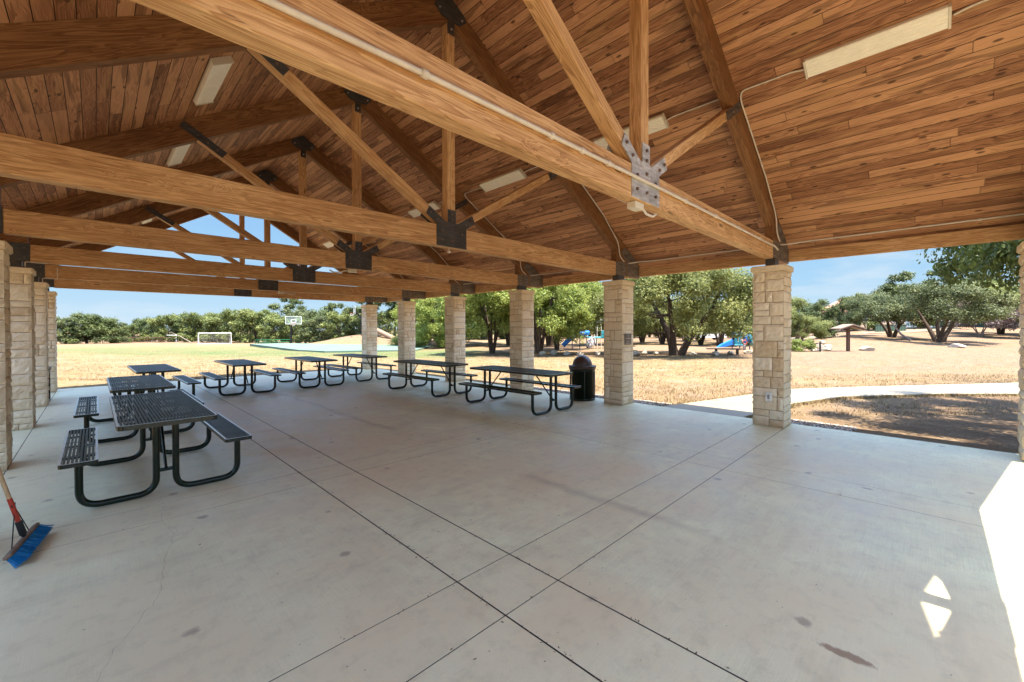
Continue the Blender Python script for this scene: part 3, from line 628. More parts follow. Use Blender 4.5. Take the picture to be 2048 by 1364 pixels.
# ------------------------------------------------------------------ lamps
def make_lamp(sx):
    t = empty('ceiling_light', (0, 0, 0)); m = MB()
    L, Wd = 0.605, 0.115
    m.bbox((-Wd, -L, -0.075), (Wd, -L + 0.022, 0.0), 0.003); m.bbox((-Wd, L - 0.022, -0.075), (Wd, L, 0.0), 0.003); m.box((-Wd + 0.006, -L + 0.02, -0.02), (Wd - 0.006, L - 0.02, -0.001))
    m.build('housing', CREAM, t)
    m = MB(); m.prism([(-Wd + 0.004, -0.02), (-Wd + 0.004, -0.058)] + [(-Wd + 0.012 + 0.0182 * q_, -0.064 - (0.007 if q_ % 2 else 0.0)) for q_ in range(12)] + [(Wd - 0.004, -0.058), (Wd - 0.004, -0.02)], -L + 0.023, L - 0.023); m.build('diffuser', DIFF, t)
    return t
ordn = ['nearest', 'second nearest', 'third', 'fourth', 'fifth', 'sixth', 'farthest']
proto = make_lamp(1); first = True
for sx in (1, -1):
    for i in range(6):
        y = 0.49 + i * 2.92
        x = XK + sx * 2.50; z = ZD - SL * 2.50 - 0.002
        if sx < 0: x -= 0.0; y = 0.49 + i * 2.93
        o = proto if first else copy_tree(proto); first = False
        o.location = (x, y, z); o.rotation_euler = (0, math.atan(SL) * sx, 0)
        side = 'right' if sx > 0 else 'left'
        if sx < 0 and i == 0: bpy.data.objects.remove(o.children[0]) ; [bpy.data.objects.remove(c) for c in list(o.children)]; bpy.data.objects.remove(o); continue
        lab = {(1, 0): 'large pale strip light nearest on the right ceiling slope, close to the photo top right', (1, 1): 'strip light behind the gusset of the big near truss, right slope'}.get((sx, i), f'{ordn[i]} strip light from the camera on the {side} ceiling slope')
        tag(o, lab, 'ceiling light', 'strip lights on the board ceiling')

# ------------------------------------------------------------------ conduits
def conduit(pts, label, r=0.013, cps=(), rr=0.08, par=None, n=8):
    m = MB(); P = arc(pts, rr); m.tube(P, r, n)
    for c, d in cps:
        c = Vector(c); d = Vector(d).normalized(); m.tube([c - d * 0.02, c - d * 0.018, c + d * 0.018, c + d * 0.02], [r * 1.1, r * 1.5, r * 1.5, r * 1.1], n)
    return tag(m.build('conduit', PIPE), label, 'conduit', 'electrical conduits on the timbers')
yf = YT1 - TW / 2 - 0.026
conduit([(-0.6, yf, 2.845), (1.2, yf, 2.893), (4.0, yf, 2.925), (7.55, yf, 2.935), (7.8, yf - 0.005, 2.935), (7.98, yf - 0.005, 2.90)], 'white conduit along the face of the big near chord beam', 0.0155,
        [((x, yf, 2.893 + (x - 1.2) * 0.0114), (1, 0, 0.011)) for x in (1.19, 2.19, 2.54, 2.89)] + [((4.35, yf, 2.926), (1, 0, 0)), ((5.2, yf, 2.929), (1, 0, 0)), ((6.0, yf, 2.931), (1, 0, 0)), ((7.0, yf, 2.934), (1, 0, 0))])
dn = lambda x, off: ZD - SL * abs(x - XK) - off
for i in range(5):      # along the right slope from lamp to lamp, then down each rafter to the eave
    y = YT1 + i * SP; ys_ = 0.49 + i * 2.92 + 0.62
    conduit([(6.03, ys_ - 0.02, dn(6.03, 0.045)), (6.03, ys_ + 0.1, dn(6.03, 0.018)), (6.03, y - 0.12, dn(6.03, 0.018)), (6.12, y - TW / 2 - 0.02, dn(6.12, 0.03)), (7.35, y - TW / 2 - 0.02, dn(7.35, 0.03)), (7.45, y - TW / 2 - 0.02, dn(7.45, 0.06)), (7.9, y - TW / 2 - 0.028, dn(7.9, 0.30) + 0.12), (7.93, y - TW / 2 - 0.03, 3.16), (8.12, y - TW / 2 - 0.03, 3.06)],
            ['thin conduit bending down the rafter above the nearest fully visible right column', 'thin conduit down the second rafter, right slope', 'thin conduit down the third rafter, right slope', 'thin conduit down the fourth rafter, right slope', 'thin conduit down the fifth rafter, right slope'][i], 0.011, rr=0.14)
    conduit([(6.03, y + TW / 2 + 0.01, dn(6.03, 0.018)), (6.03, 0.49 + (i + 1) * 2.92 - 0.72, dn(6.03, 0.018)), (6.03, 0.49 + (i + 1) * 2.92 - 0.6, dn(6.03, 0.045))], f'short straight conduit feeding the {["second nearest","third","fourth","fifth","sixth"][i]} strip light, right slope', 0.010)
conduit([(6.03, -0.13, dn(6.03, 0.045)), (6.03, -0.25, dn(6.03, 0.018)), (6.03, -0.9, dn(6.03, 0.018))], 'conduit leaving the end of the largest strip light at the top right', 0.012)
for i in range(-1, 5):      # along the eave
    ya = YT1 + i * SP + TW / 2 + 0.01; yb = YT1 + (i + 1) * SP - TW / 2 - 0.03
    m_ = (ya + yb) / 2
    lab = {-1: 'thick pale conduit along the near right eave', 0: 'pale conduit along the eave between the two nearest right columns'}.get(i, f'thin conduit along the eave in bay {["", "two", "three", "four", "five"][i]} of the right side')
    lab = {1: 'thin eave conduit above the green trash can, right side', 2: 'thin eave conduit above the fourth column, right side', 3: 'thin eave conduit above the fifth column, right side', 4: 'thin eave conduit above the farthest columns, right side'}.get(i, lab)
    conduit([(8.25, ya, 3.02), (8.5, ya + 0.05, 3.06), (8.70, ya + 0.35, 3.105), (8.70, yb - 0.3, 3.105), (8.6, yb - 0.1, 3.10), (8.3, yb, 3.04)] if i >= 0 else [(8.70, -1.5, 3.105), (8.70, YT1 - 0.45, 3.105), (8.45, YT1 - 0.12, 3.05), (8.22, YT1 - 0.09, 3.02)], lab, 0.013 if i < 1 else 0.01, [((8.70, -0.45, 3.105), (0, 1, 0))] if i < 0 else ())
for i in (3, 4):      # little loops above left columns
    y = YT1 + i * SP; conduit([(XL + 0.16, y - 0.12, 2.66), (XL + 0.16, y - 0.12, 2.74), (XL + 0.33, y - 0.10, 2.74), (XL + 0.40, y - 0.09, 2.74)] if i == 3 else [(XL + 0.18, y - 0.12, 2.64), (XL + 0.18, y - 0.12, 2.73), (XL + 0.4, y - 0.12, 2.73), (XL + 0.4, y - 0.12, 2.98)], ['', '', '', 'white conduit bend on top of the left column whose whole front shows', 'white conduit bend on top of the slimmer left column behind'][i], 0.008, rr=0.02)
for i in range(2, 5):
    y = YT1 + i * SP; conduit([(-1.35, y - SP + 0.1, dn(-1.35, 0.02)), (-1.35, y - 0.1, dn(-1.35, 0.02))], f'pale conduit under the left eave, {["", "", "nearest", "middle", "farthest"][i]} of three', 0.012)
# sensor box under the near chord with bent tail
t = empty('junction_box', (3.48, YT1, 2.744), label='small cream box with bent pipe under the big near beam', cat='junction box', group='boxes under the chords')
m = MB(); m.bbox((-0.075, -0.045, -0.06), (0.075, 0.045, 0.0), 0.006); m.build('box', CREAM, t)
m = MB(); m.tube(arc([(0.07, 0, -0.03), (0.15, 0, -0.03), (0.20, 0, -0.062), (0.34, 0, -0.062), (0.40, 0, -0.02)], 0.03), 0.012); m.build('pipe', PIPE, t)
b = copy_tree(t); b.location = (3.45, YT1 + 2 * SP, 2.744); b.rotation_euler = (0, 0, 2.6); b['label'] = 'small cream box with arms under the third chord beam'
b = copy_tree(t); b.location = (3.9, YT1 + 4 * SP, 2.744); b.rotation_euler = (0, 0, 0.1); b['label'] = 'small cream box under the fifth chord beam, far off'
m = MB(); m.tube([(XK + 0.0, YT1 + SP, 2.745), (XK, YT1 + SP, 2.71)], 0.006); m.lathe([(0.0, 0), (0.02, 0.008), (0.026, 0.02), (0.02, 0.03), (0.0, 0.034)], 12, 0, (XK, YT1 + SP, 2.68)); tag(m.build('hook', CREAM), 'small pale eye hook hanging under the second chord beam', 'hook')

# plaque and outlet
t = empty('plaque', (8.008, YT1 + SP - CW - 0.030, 1.39), label='dark bronze plaque with pale lettering on the second right column', cat='plaque')
m = MB(); m.bbox((-0.132, -0.008, -0.118), (0.132, 0.01, 0.118), 0.004); m.build('plate', BRONZE, t)
m = MB()
m.tube([(0.0, -0.008, 0.085), (0.0, -0.011, 0.085)], 0.014, 10)
r_ = random.Random(3)
for z, wd, hh in [(0.052, 0.045, 0.006), (0.018, 0.17, 0.016), (-0.022, 0.03, 0.006), (-0.058, 0.10, 0.010), (-0.088, 0.21, 0.008)]:
    x = -wd / 2
    while x < wd / 2: k = r_.uniform(0.008, 0.02); m.box((x, -0.0115, z - hh / 2), (min(wd / 2, x + k), -0.008, z + hh / 2)); x += k + 0.004
m.build('lettering', BRONZEL, t)
t = empty('power_outlet', (XR - CW - 0.028, 1.895, 0.49), rz=-math.pi / 2, label='white weatherproof outlet low on the nearest full right column', cat='outlet')
m = MB(); m.bbox((-0.048, -0.012, -0.073), (0.048, 0.01, 0.073), 0.006); m.build('cover_plate', WHITE, t)
m = MB(); m.bbox((-0.017, -0.016, -0.034), (0.017, -0.011, 0.034), 0.003); m.build('socket', GREYP, t)

# ------------------------------------------------------------------ picnic tables
def rrect(w, l, r, n=5):
    P = []
    for cx, cy, a0 in ((w - r, l - r, 0), (-w + r, l - r, 90), (-w + r, -l + r, 180), (w - r, -l + r, 270)):
        for k in range(n + 1): a = math.radians(a0 + 90 * k / n); P.append((cx + r * math.cos(a), cy + r * math.sin(a)))
    return P
def slat_top(w, l, z, th, nb, r):
    m = MB(); o = rrect(w, l, r); i_ = rrect(w - 0.018, l - 0.018, r * 0.6); n = len(o)
    V = [(x, y, z) for x, y in o] + [(x, y, z) for x, y in i_] + [(x, y, z - th) for x, y in o] + [(x, y, z - th) for x, y in i_]
    # rim: top face (pale, sheen put into its colour), outer, inner, bottom
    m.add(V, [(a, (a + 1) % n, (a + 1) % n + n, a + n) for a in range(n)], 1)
    m.add(V, [(a, a + 2 * n, (a + 1) % n + 2 * n, (a + 1) % n) for a in range(n)] + [(a + n, (a + 1) % n + n, (a + 1) % n + 3 * n, a + 3 * n) for a in range(n)] + [(a + 2 * n, a + 3 * n, (a + 1) % n + 3 * n, (a + 1) % n + 2 * n) for a in range(n)], 0)
    wi = w - 0.021; p = 2 * wi / nb
    for k in range(nb):
        x = -wi + p * (k + 0.5); m.box((x - p * 0.32, -l + 0.012, z - 0.012), (x + p * 0.32, l - 0.012, z - 0.003), 2)
    for y in np.linspace(-l + 0.05, l - 0.05, int(l * 2 / 0.30)): m.box((-w + 0.014, y - 0.004, z - 0.018), (w - 0.014, y + 0.004, z - 0.0125), 2)
    for y in (-l * 0.6, 0, l * 0.6): m.box((-w + 0.02, y - 0.02, z - th + 0.002), (w - 0.02, y + 0.02, z - 0.02), 0)
    return m
def leg_tube(sx, ls):
    m = MB(); r = 0.0285
    P = arc([(sx * 0.075, 0, 0.728), (sx * 0.075, 0, r + 0.004), (sx * 0.60, 0, r + 0.004), (sx * 0.60, 0, 0.43)], 0.15, 10)
    rs = []
    for p in P: rs.append(r * 0.84 if (p.z < 0.04 and 0.25 < abs(p.x) < 0.45) else r)
    m.tube(P, rs, 12); m.box((sx * 0.60 - 0.10, -0.022, 0.424), (sx * 0.60 + 0.10, 0.022, 0.434)); return m
def make_table(topl=1.17, seatl=1.10, legy=0.96, zt=0.765):
    t = empty('picnic_table', (0, 0, 0))
    slat_top(0.365, topl, zt, 0.042, 27, 0.05).build('tabletop', [RIM, SHEEN, GREEN2], t)
    for sx in (-1, 1):
        slat_top(0.125, seatl, 0.455, 0.036, 8, 0.035).build('bench_seat', [RIM, SHEEN, GREEN2], t, (sx * 0.60, 0, 0))
    for ly in (-legy, legy):
        for sx in (-1, 1): leg_tube(sx, 0).build('leg', GREEN, t, (0, ly, 0))
        m = MB(); m.box((-0.055, ly - 0.025, 0.225), (0.055, ly + 0.025, 0.25)); m.build('cross_plate', GREEN, t); m = MB(); m.box((-0.30, ly - 0.03, 0.716), (0.30, ly + 0.03, 0.728)); m.build('top_bracket', GREEN, t)
        m = MB(); s = -1 if ly > 0 else 1; m.tube([(0, ly, 0.25), (0, ly + s * 0.05, 0.27), (0, ly + s * 0.48, 0.715)], 0.013, 8); m.build('diagonal_brace', GREEN, t)
    return t
T0 = make_table()
Tn = make_table(1.20, 0.90, 0.80, 0.775)
tabs = [(T0, 0.51, 9.30, 'second table of the left row, just behind the nearest one'), (None, 0.93, 12.55, 'third and farthest table of the left row'),
        (None, 2.72, 13.05, 'leftmost table of the far row beyond the left row'), (None, 4.53, 13.08, 'middle table of the far row, below the basketball hoop'), (None, 6.22, 13.45, 'right table of the far row beside the farthest right column'),
        (None, 6.16, 9.25, 'table in front of the fourth and fifth right columns'), (None, 6.27, 6.13, 'table on the right closest to the trash can')]
for k, (o, x, y, lab) in enumerate(tabs):
    o = o or copy_tree(T0); o.location = (x, y, 0); o.rotation_euler = (0, 0, [0.0, 0.02, 0.0, 0.0, 0.05, 0.03, 0.0][k]); tag(o, 'green metal picnic table, ' + lab, 'picnic table', 'green picnic tables under the pavilion')
Tn.location = (0.49, 6.14, 0); tag(Tn, 'largest green metal picnic table, nearest in the left row', 'picnic table', 'green picnic tables under the pavilion')

# ------------------------------------------------------------------ trash cans
def make_can():
    t = empty('trash_can', (0, 0, 0)); H, r = 0.70, 0.282
    m = MB(); n = 44; rows = 34; V = []; Fs = []
    for j in range(rows + 1):
        for k in range(n): a = 2 * math.pi * (k + 0.5 * (j % 2)) / n; V.append((r * math.cos(a), r * math.sin(a), 0.03 + (H - 0.05) * j / rows))
    for j in range(rows - 1):
        for k in range(n):
            if j % 2 == 0: Fs.append((j * n + k, (j + 1) * n + k, (j + 2) * n + k, (j + 1) * n + (k - 1) % n))
            else: Fs.append((j * n + k, (j + 1) * n + (k + 1) % n, (j + 2) * n + k, (j + 1) * n + k))
    m.add(V, Fs); o = m.build('mesh_basket', GREEN, t); md = o.modifiers.new('w', 'WIREFRAME'); md.thickness = 0.011; md.use_replace = True
    m = MB(); m.lathe([(0.0, 0.0), (r + 0.006, 0.0), (r + 0.008, 0.05), (r - 0.004, 0.055)], 36); m.lathe([(r - 0.004, H - 0.05), (r + 0.006, H - 0.045), (r + 0.006, H), (r - 0.004, H)], 36)
    for k in range(8): a = k * math.pi / 4; m.box((-0.012, -0.004, 0.03), (0.012, 0.004, H - 0.02), 0, T(r * math.cos(a), r * math.sin(a), 0) @ rot(a + math.pi / 2))
    m.build('frame', GREEN, t)
    m = MB(); m.lathe([(0.0, 0.04), (0.225, 0.04), (0.235, H - 0.02)], 32); m.build('liner', LINER, t)
    m = MB(); m.lathe([(r + 0.004, H - 0.006), (r + 0.022, H), (r + 0.03, H + 0.055), (r + 0.03, H + 0.075), (r - 0.01, H + 0.082), (0.221, H + 0.078)], 40)
    m.lathe([(0.222 * math.cos(a), H + 0.078 + 0.235 * math.sin(a)) for a in np.linspace(0, math.pi / 2, 12)], 40); m.build('dome_lid', BROWNP, t)
    m = MB(); m.tube(arc([(-r - 0.02, 0, H - 0.02), (-r - 0.07, 0, H - 0.06), (-r - 0.06, 0.02, H - 0.15), (-r - 0.02, 0.02, H - 0.12)], 0.02), 0.007); m.build('latch_cable', GREYP, t)
    return t
tc = make_can(); tc.location = (7.90, 5.66, 0.0); tc.rotation_euler = (0, 0, -0.78); tag(tc, 'dark green mesh trash can with brown dome lid beside the second right column', 'trash can', 'trash cans')
t2 = copy_tree(tc); t2.location = (-1.02, 14.35, 0); t2['label'] = 'trash can almost hidden behind the left columns'

# ------------------------------------------------------------------ push broom
bz = empty('push_broom', (-0.375, 4.66, 0.0), label='push broom with blue bristles and red-banded wooden handle standing at the left edge', cat='broom')
ax_ = Vector((0.104, 0.66, 0)).normalized(); sd = Vector((ax_.y, -ax_.x, 0))     # along block, and bristle side (+x)
BM = Matrix((-ax_, Z.cross(-ax_), Z)).transposed().to_4x4()
tilt = rot(math.radians(40), 'X')
Bm = T(0, 0, 0.074) @ BM @ tilt
m = MB(); m.bbox((-0.29, -0.026, 0.0), (0.29, 0.026, 0.026), 0.008, 0, Bm); m.build('block', BLOCKW, bz)
m = MB(); rr_ = random.Random(5)
for i in range(1500):
    x = rr_.uniform(-0.28, 0.28); yy = rr_.uniform(-0.022, 0.022); L = 0.076 * rr_.uniform(0.9, 1.05); fl = x * 0.06 + rr_.uniform(-0.008, 0.008); fy = yy * 0.8 + rr_.uniform(-0.008, 0.008) + 0.014
    m.tube([Bm @ Vector((x, yy, 0.0)), Bm @ Vector((x + fl * 0.3, yy + fy * 0.4, -L * 0.5)), Bm @ Vector((x + fl, yy + fy, -L))], [0.0022, 0.0022, 0.0012], 3, 0, False, False)
m.build('bristles', BRISTLE, bz)
h0 = Vector((-0.012, -0.02, 0.11)); hd = (Vector((-0.30, 0.04, 1.30))).normalized()
h0 = Vector((-0.0, -0.01, 0.112))
m = MB(); m.tube([h0 + hd * 0.30, h0 + hd * 1.40, h0 + hd * 1.41], [0.0125, 0.0125, 0.006], 12); m.build('handle', HANDLE, bz)
m = MB(); m.tube([h0 + hd * 0.12, h0 + hd * 0.30], 0.0142, 12); m.build('red_band', REDTAPE, bz)
m = MB(); m.tube([h0, h0 + hd * 0.02, h0 + hd * 0.12], [0.011, 0.020, 0.019], 12); m.build('socket', BLACK, bz)
m = MB(); c = h0 + hd * 0.235
e1 = Bm @ Vector((-0.17, 0.0, 0.028)); e2 = Bm @ Vector((0.17, 0.0, 0.028))
m.tube(arc([e1, c + (e1 - c) * 0.22 + Vector((0, 0, 0.02)), c - ax_ * 0.03 + Vector((0, 0, 0.01)), c + ax_ * 0.05 + Vector((0, 0, 0.02)), e2], 0.02), 0.0035, 6); m.build('wire_brace', BLACK, bz)

# ------------------------------------------------------------------ vegetation
def leaves(rng, cl, npts, size, flat=0.75, up_bias=0.5, seedt=0):
    """cl: list of (x,y,z,r) clumps; returns quads"""
    cl = np.array(cl); wgt = cl[:, 3] ** 2; wgt /= wgt.sum(); idx = rng.choice(len(cl), npts, p=wgt)
    dirs = rng.normal(size=(npts, 3)); dirs /= np.linalg.norm(dirs, axis=1)[:, None]
    rad = rng.random(npts) ** 0.42; P = dirs * rad[:, None] * cl[idx, 3:4]; P[:, 2] *= flat
    # lumpy outline
    P *= (0.8 + 0.35 * np.sin(dirs[:, 0:1] * 5 + idx[:, None]) * np.cos(dirs[:, 2:3] * 4 + idx[:, None] * 2))
    P += cl[idx, :3]
    nrm = dirs * 0.6 + rng.normal(size=(npts, 3)) * 0.55; nrm[:, 2] += up_bias; nrm /= np.linalg.norm(nrm, axis=1)[:, None]
    a = np.cross(nrm, rng.normal(size=(npts, 3))); a /= np.linalg.norm(a, axis=1)[:, None]; b = np.cross(nrm, a)
    s = size * rng.uniform(0.6, 1.3, npts)[:, None]; 
    V = np.stack([P + a * s, P + b * s * 0.55, P - a * s, P - b * s * 0.55], 1).reshape(-1, 3)
    Fc = np.arange(npts * 4).reshape(-1, 4); ct_ = rng.random(len(cl)); tint = np.clip(0.65 * ct_[idx] + 0.35 * rng.random(npts), 0, 1)
    return V, Fc, tint
def tree_mesh(seed, H, W, leafn, leaf, mat, stems=3, spread=0.35, base=0.28, shape='oak', trunk=0.16, clumps=34, cr=0.2, bark=None, flat=0.75):
    rng = np.random.default_rng(seed); r = random.Random(seed); cl = []
    for i in range(clumps):
        th = r.uniform(0, 2 * math.pi); 
        if shape == 'oak':
            ph = math.acos(r.uniform(-0.68, 1)); q = r.uniform(0.55, 1.0); cx = math.sin(ph) * math.cos(th) * q; cy = math.sin(ph) * math.sin(th) * q; cz = math.cos(ph) * q
            x, y, z = cx * W / 2, cy * W / 2, H * (base + (1 - base) * (0.36 + 0.52 * cz))
        elif shape == 'bush':
            q = r.uniform(0.3, 1.0); z = H * (0.08 + 0.85 * r.random()); k = math.sqrt(max(0.08, 1 - ((z / H - 0.3) / 0.75) ** 2)); x, y = math.cos(th) * W / 2 * q * k, math.sin(th) * W / 2 * q * k
        else:   # tall open
            z = H * r.uniform(base, 0.97); k = 0.35 + 0.65 * math.sin(math.pi * (z / H - base) / (1.05 - base)); q = r.uniform(0.2, 1); x, y = math.cos(th) * W / 2 * q * k, math.sin(th) * W / 2 * q * k
        cl.append((x, y, z, W * cr * r.uniform(0.6, 1.25)))
    V, Fc, tint = leaves(rng, cl, leafn, leaf, flat)
    V[:, 2] = np.maximum(V[:, 2], 0.05)
    crown = np_mesh('crown', V, Fc, [mat], False, {}, {'tint': tint})
    m = MB(); tips = []
    for s in range(stems):
        a = 2 * math.pi * (s + r.uniform(-0.25, 0.25)) / stems; sp = spread * r.uniform(0.6, 1.3); b0 = Vector((math.cos(a), math.sin(a), 0)) * trunk * (0.9 if stems > 1 else 0)
        P = [b0 + Vector((0, 0, -0.3)), b0 + Vector((0, 0, 0.05))]; h = H * r.uniform(0.62, 0.78); n = 7
        for k in range(1, n): f = k / (n - 1); P.append(b0 + Vector((math.cos(a + 0.3 * math.sin(3 * f + s)) * sp * H * f ** 1.2, math.sin(a + 0.4 * math.sin(2 * f + s)) * sp * H * f ** 1.2, h * f)) + Vector((r.uniform(-1, 1), r.uniform(-1, 1), 0)) * 0.05 * H * f * 0.6)
        tr = trunk * r.uniform(0.75, 1.1) * (1 if stems < 3 else 0.85); rs = [tr * 1.35] + [tr * 1.1] + [tr * (1 - 0.8 * (k / (n - 1))) for k in range(1, n)]
        m.tube(P, rs, 8); tips += [(P[k], rs[k]) for k in range(3, len(P))]
    for x, y, z, cr_ in cl[:26]:
        c = Vector((x, y, z)); p, rp = min(tips, key=lambda q: (q[0] - c).length + max(0, q[0].z - z) * 3)
        mid = (p + c) / 2 + Vector((r.uniform(-0.1, 0.1), r.uniform(-0.1, 0.1), -0.04 * H)) ; m.tube([p, mid, c], [rp * 0.42, rp * 0.25, 0.01], 5)
    tm = m.mesh('trunk', bark or BARK)
    return crown, tm
TREES = {}
def tree(key, px, D, H, label, cat='tree', group=None, rz=None, sx=1.0, args=None, name='oak_tree', xy=None):
    if key not in TREES: TREES[key] = tree_mesh(**args)
    cm, tm = TREES[key]; x, y = xy or at(px, D); H0 = args_H[key]; s = H / H0
    t = empty(name, (x, y, gz(x, y)), rz if rz is not None else R.uniform(0, 6.28), label=label, cat=cat, group=group); t.scale = (s * sx * R.uniform(0.88, 1.16), s * sx * R.uniform(0.88, 1.16), s)
    for nm, me in (('trunk', tm), ('crown', cm)):
        o = bpy.data.objects.new(nm, me); col.objects.link(o); o.parent = t
    return t
SPEC = dict(
    oak0=dict(seed=11, H=6, W=9.4, leafn=110000, leaf=0.062, mat=LF_OAK, stems=3, spread=0.40, base=0.21, trunk=0.34, clumps=96, cr=0.115),
    oak1=dict(seed=12, H=6, W=6.4, leafn=80000, leaf=0.058, mat=LF_BRIGHT, stems=7, spread=0.17, base=0.15, trunk=0.105, clumps=66, cr=0.13),
    oak2=dict(seed=13, H=6, W=7.0, leafn=46000, leaf=0.074, mat=LF_OAK, stems=5, spread=0.22, base=0.14, trunk=0.14, clumps=50, cr=0.14),
    oak3=dict(seed=14, H=6, W=8.5, leafn=42000, leaf=0.075, mat=LF_GREY, stems=4, spread=0.32, base=0.26, trunk=0.24, clumps=50, cr=0.14),
    brt=dict(seed=15, H=6, W=5.6, leafn=40000, leaf=0.072, mat=LF_BRIGHT, stems=3, spread=0.15, base=0.05, shape='bush', trunk=0.12, clumps=40, cr=0.17),
    jun=dict(seed=16, H=6, W=5.5, leafn=20000, leaf=0.09, mat=LF_DARK, stems=3, spread=0.2, base=0.1, shape='bush', trunk=0.14, clumps=38, cr=0.17),
    jun2=dict(seed=17, H=6, W=7.5, leafn=13000, leaf=0.14, mat=LF_DARK, stems=3, spread=0.2, base=0.1, shape='bush', trunk=0.14, clumps=44, cr=0.15),
    mix1=dict(seed=18, H=6, W=7, leafn=13000, leaf=0.14, mat=LF_WOOD, stems=3, spread=0.2, base=0.1, shape='bush', trunk=0.14, clumps=44, cr=0.15),
    mix2=dict(seed=19, H=6, W=7, leafn=13000, leaf=0.14, mat=LF_GREY, stems=3, spread=0.2, base=0.1, shape='bush', trunk=0.14, clumps=44, cr=0.15),
    tall=dict(seed=20, H=8, W=5.5, leafn=13000, leaf=0.12, mat=LF_DARK, stems=1, spread=0.05, base=0.3, shape='tall', trunk=0.2, clumps=34, cr=0.15),
    dead=dict(seed=21, H=5, W=5, leafn=9000, leaf=0.09, mat=LF_DEAD, stems=5, spread=0.35, base=0.2, trunk=0.08, clumps=34, cr=0.16, bark=BARKL),
    bush=dict(seed=22, H=0.8, W=1.7, leafn=3500, leaf=0.05, mat=LF_BRIGHT, stems=4, spread=0.3, base=0.05, shape='bush', trunk=0.02, clumps=20, cr=0.2),
    near=dict(seed=23, H=8.2, W=9.4, leafn=110000, leaf=0.05, mat=LF_NEAR_SHADE, stems=2, spread=0.22, base=0.24, trunk=0.26, clumps=120, cr=0.082),
)
args_H = {k: v['H'] for k, v in SPEC.items()}
def tr(key, px, D, H, label, **k): return tree(key, px, D, H, label, args=SPEC[key], **k)
G1 = 'live oaks round the playground'; G2 = 'trees of the far wood behind the field'; G3 = 'trees on the rise to the right'
tr('oak0', 1352, 26.5, 6.6, 'big spreading live oak with thick forked trunk between the two nearest full columns', group=G1, rz=0.9)
tr('oak1', 985, 29.5, 7.0, 'many-stemmed oak between the third and fourth right columns', group=G1, rz=0.3)
tr('oak1', 1078, 28.6, 7.3, 'many-stemmed bright oak just right of the third right column', group=G1, rz=2.2)
tr('oak1', 1114, 34, 10.0, 'oak in front of the blue tube slide, bright green', group=G1, rz=4.0, sx=0.60)
tr('oak2', 1215, 44, 7.4, 'oak behind the playground, beside the second right column', group=G1)
tr('oak2', 1100, 42, 7.8, 'taller oak rising behind the two many-stemmed oaks', group=G1)
tr('oak2', 1020, 44, 8.3, 'tall oak behind the third right column', group=G1)
tr('brt', 880, 42, 6.2, 'bright green bushy tree between the fourth and fifth right columns', group=G1, name='bushy_tree')
tr('brt', 835, 47, 6.4, 'bright green bushy tree just right of the fifth right column', group=G1, name='bushy_tree')
tr('tall', 790, 60, 9.5, 'tall dark tree between the two farthest right columns', group=G2, name='tall_tree')
tr('tall', 735, 66, 9.2, 'tall dark tree behind the farthest right column', group=G2, name='tall_tree')
tr('oak2', 925, 50, 9.0, 'tall grey-green oak behind the fourth right column', group=G1)
tr('mix1', 870, 56, 8.6, 'tall tree far behind the bright bushy ones', group=G2, name='bushy_tree')
tr('brt', 820, 62, 6.2, 'bright tree behind the mound and the tan tube slide', group=G2, name='bushy_tree')
for k, (px, D, H) in enumerate([(1285, 52, 6.2), (1325, 46, 5.2), (1402, 44, 5.6), (1440, 41, 5.8), (1470, 48, 6.4), (1500, 43, 6.2), (1540, 46, 6.0), (1370, 58, 7.0)]):
    tr('oak2', px, D, H, ['oak at the left behind the big spreading oak', 'small oak seen under the left limb of the big oak', 'slim-stemmed oak seen right of the big oak trunk', 'slim-stemmed oak left of the right playset', 'oak directly behind the right playset', 'oak right behind the slide of the right playset', 'oak hidden behind the nearest full column', 'farthest oak behind the big oak'][k], group=G1)
tr('oak2', 1601, 42, 3.7, 'small bright green tree right of the nearest full column', group=G3, name='small_tree')
tr('bush', 1603, 31, 0.85, 'round yellow-green bush at the foot of the nearest full column', cat='bush', name='bush')
tr('jun', 1640, 50, 4.7, 'dark juniper behind the wooden kiosk, left', group=G3, name='juniper_tree')
tr('jun', 1596, 58, 5.4, 'dark juniper just right of the nearest full column', group=G3, name='juniper_tree')
tr('jun', 1690, 62, 5.0, 'dark juniper behind the kiosk roof, right', group=G3, name='juniper_tree')
tr('mix1', 1735, 58, 5.2, 'dull green tree left of the big grey-green oaks', group=G3, name='bushy_tree')
tr('tall', 1795, 58, 8.0, 'tall thin dark tree sticking up above the grey-green oaks', group=G3, name='tall_tree')
tr('oak3', 1785, 46, 5.6, 'grey-green oak, left of the pair right of the kiosk', group=G3, rz=1.0)
tr('oak3', 1880, 40.5, 6.3, 'grey-green oak with forked dark trunks above the right boulder', group=G3, rz=3.3)
tr('tall', 1905, 62, 9.6, 'tall dark tree behind the forked grey-green oak', group=G3, name='tall_tree')
tr('dead', 1962, 46, 5.0, 'pinkish grey leafless tree right of the forked oak', group=G3, name='dead_tree')
tr('oak2', 2003, 50, 7.4, 'dark oak with single thick trunk near the right edge', group=G3)
tr('oak2', 2055, 46, 7.8, 'dark oak at the very right edge of the photo', group=G3)
tr('mix1', 1960, 66, 7.8, 'tree farthest back on the right rise', group=G3, name='bushy_tree')
tr('oak3', 1845, 64, 7.8, 'grey-green oak far behind the forked one', group=G3)
nt_ = tree('near', 0, 0, 8.9, 'leafy branches of the near oak hanging in at the top right', args=SPEC['near'], xy=(11.4, -2.9), rz=0.4, sx=0.76, group='oaks beside the pavilion')
nt2_ = tree('near', 0, 0, 9.4, 'near oak mostly out of view whose leaf shadow falls on the slab', args=SPEC['near'], xy=(8.9, -5.1), rz=2.4, sx=0.50, group='oaks beside the pavilion')
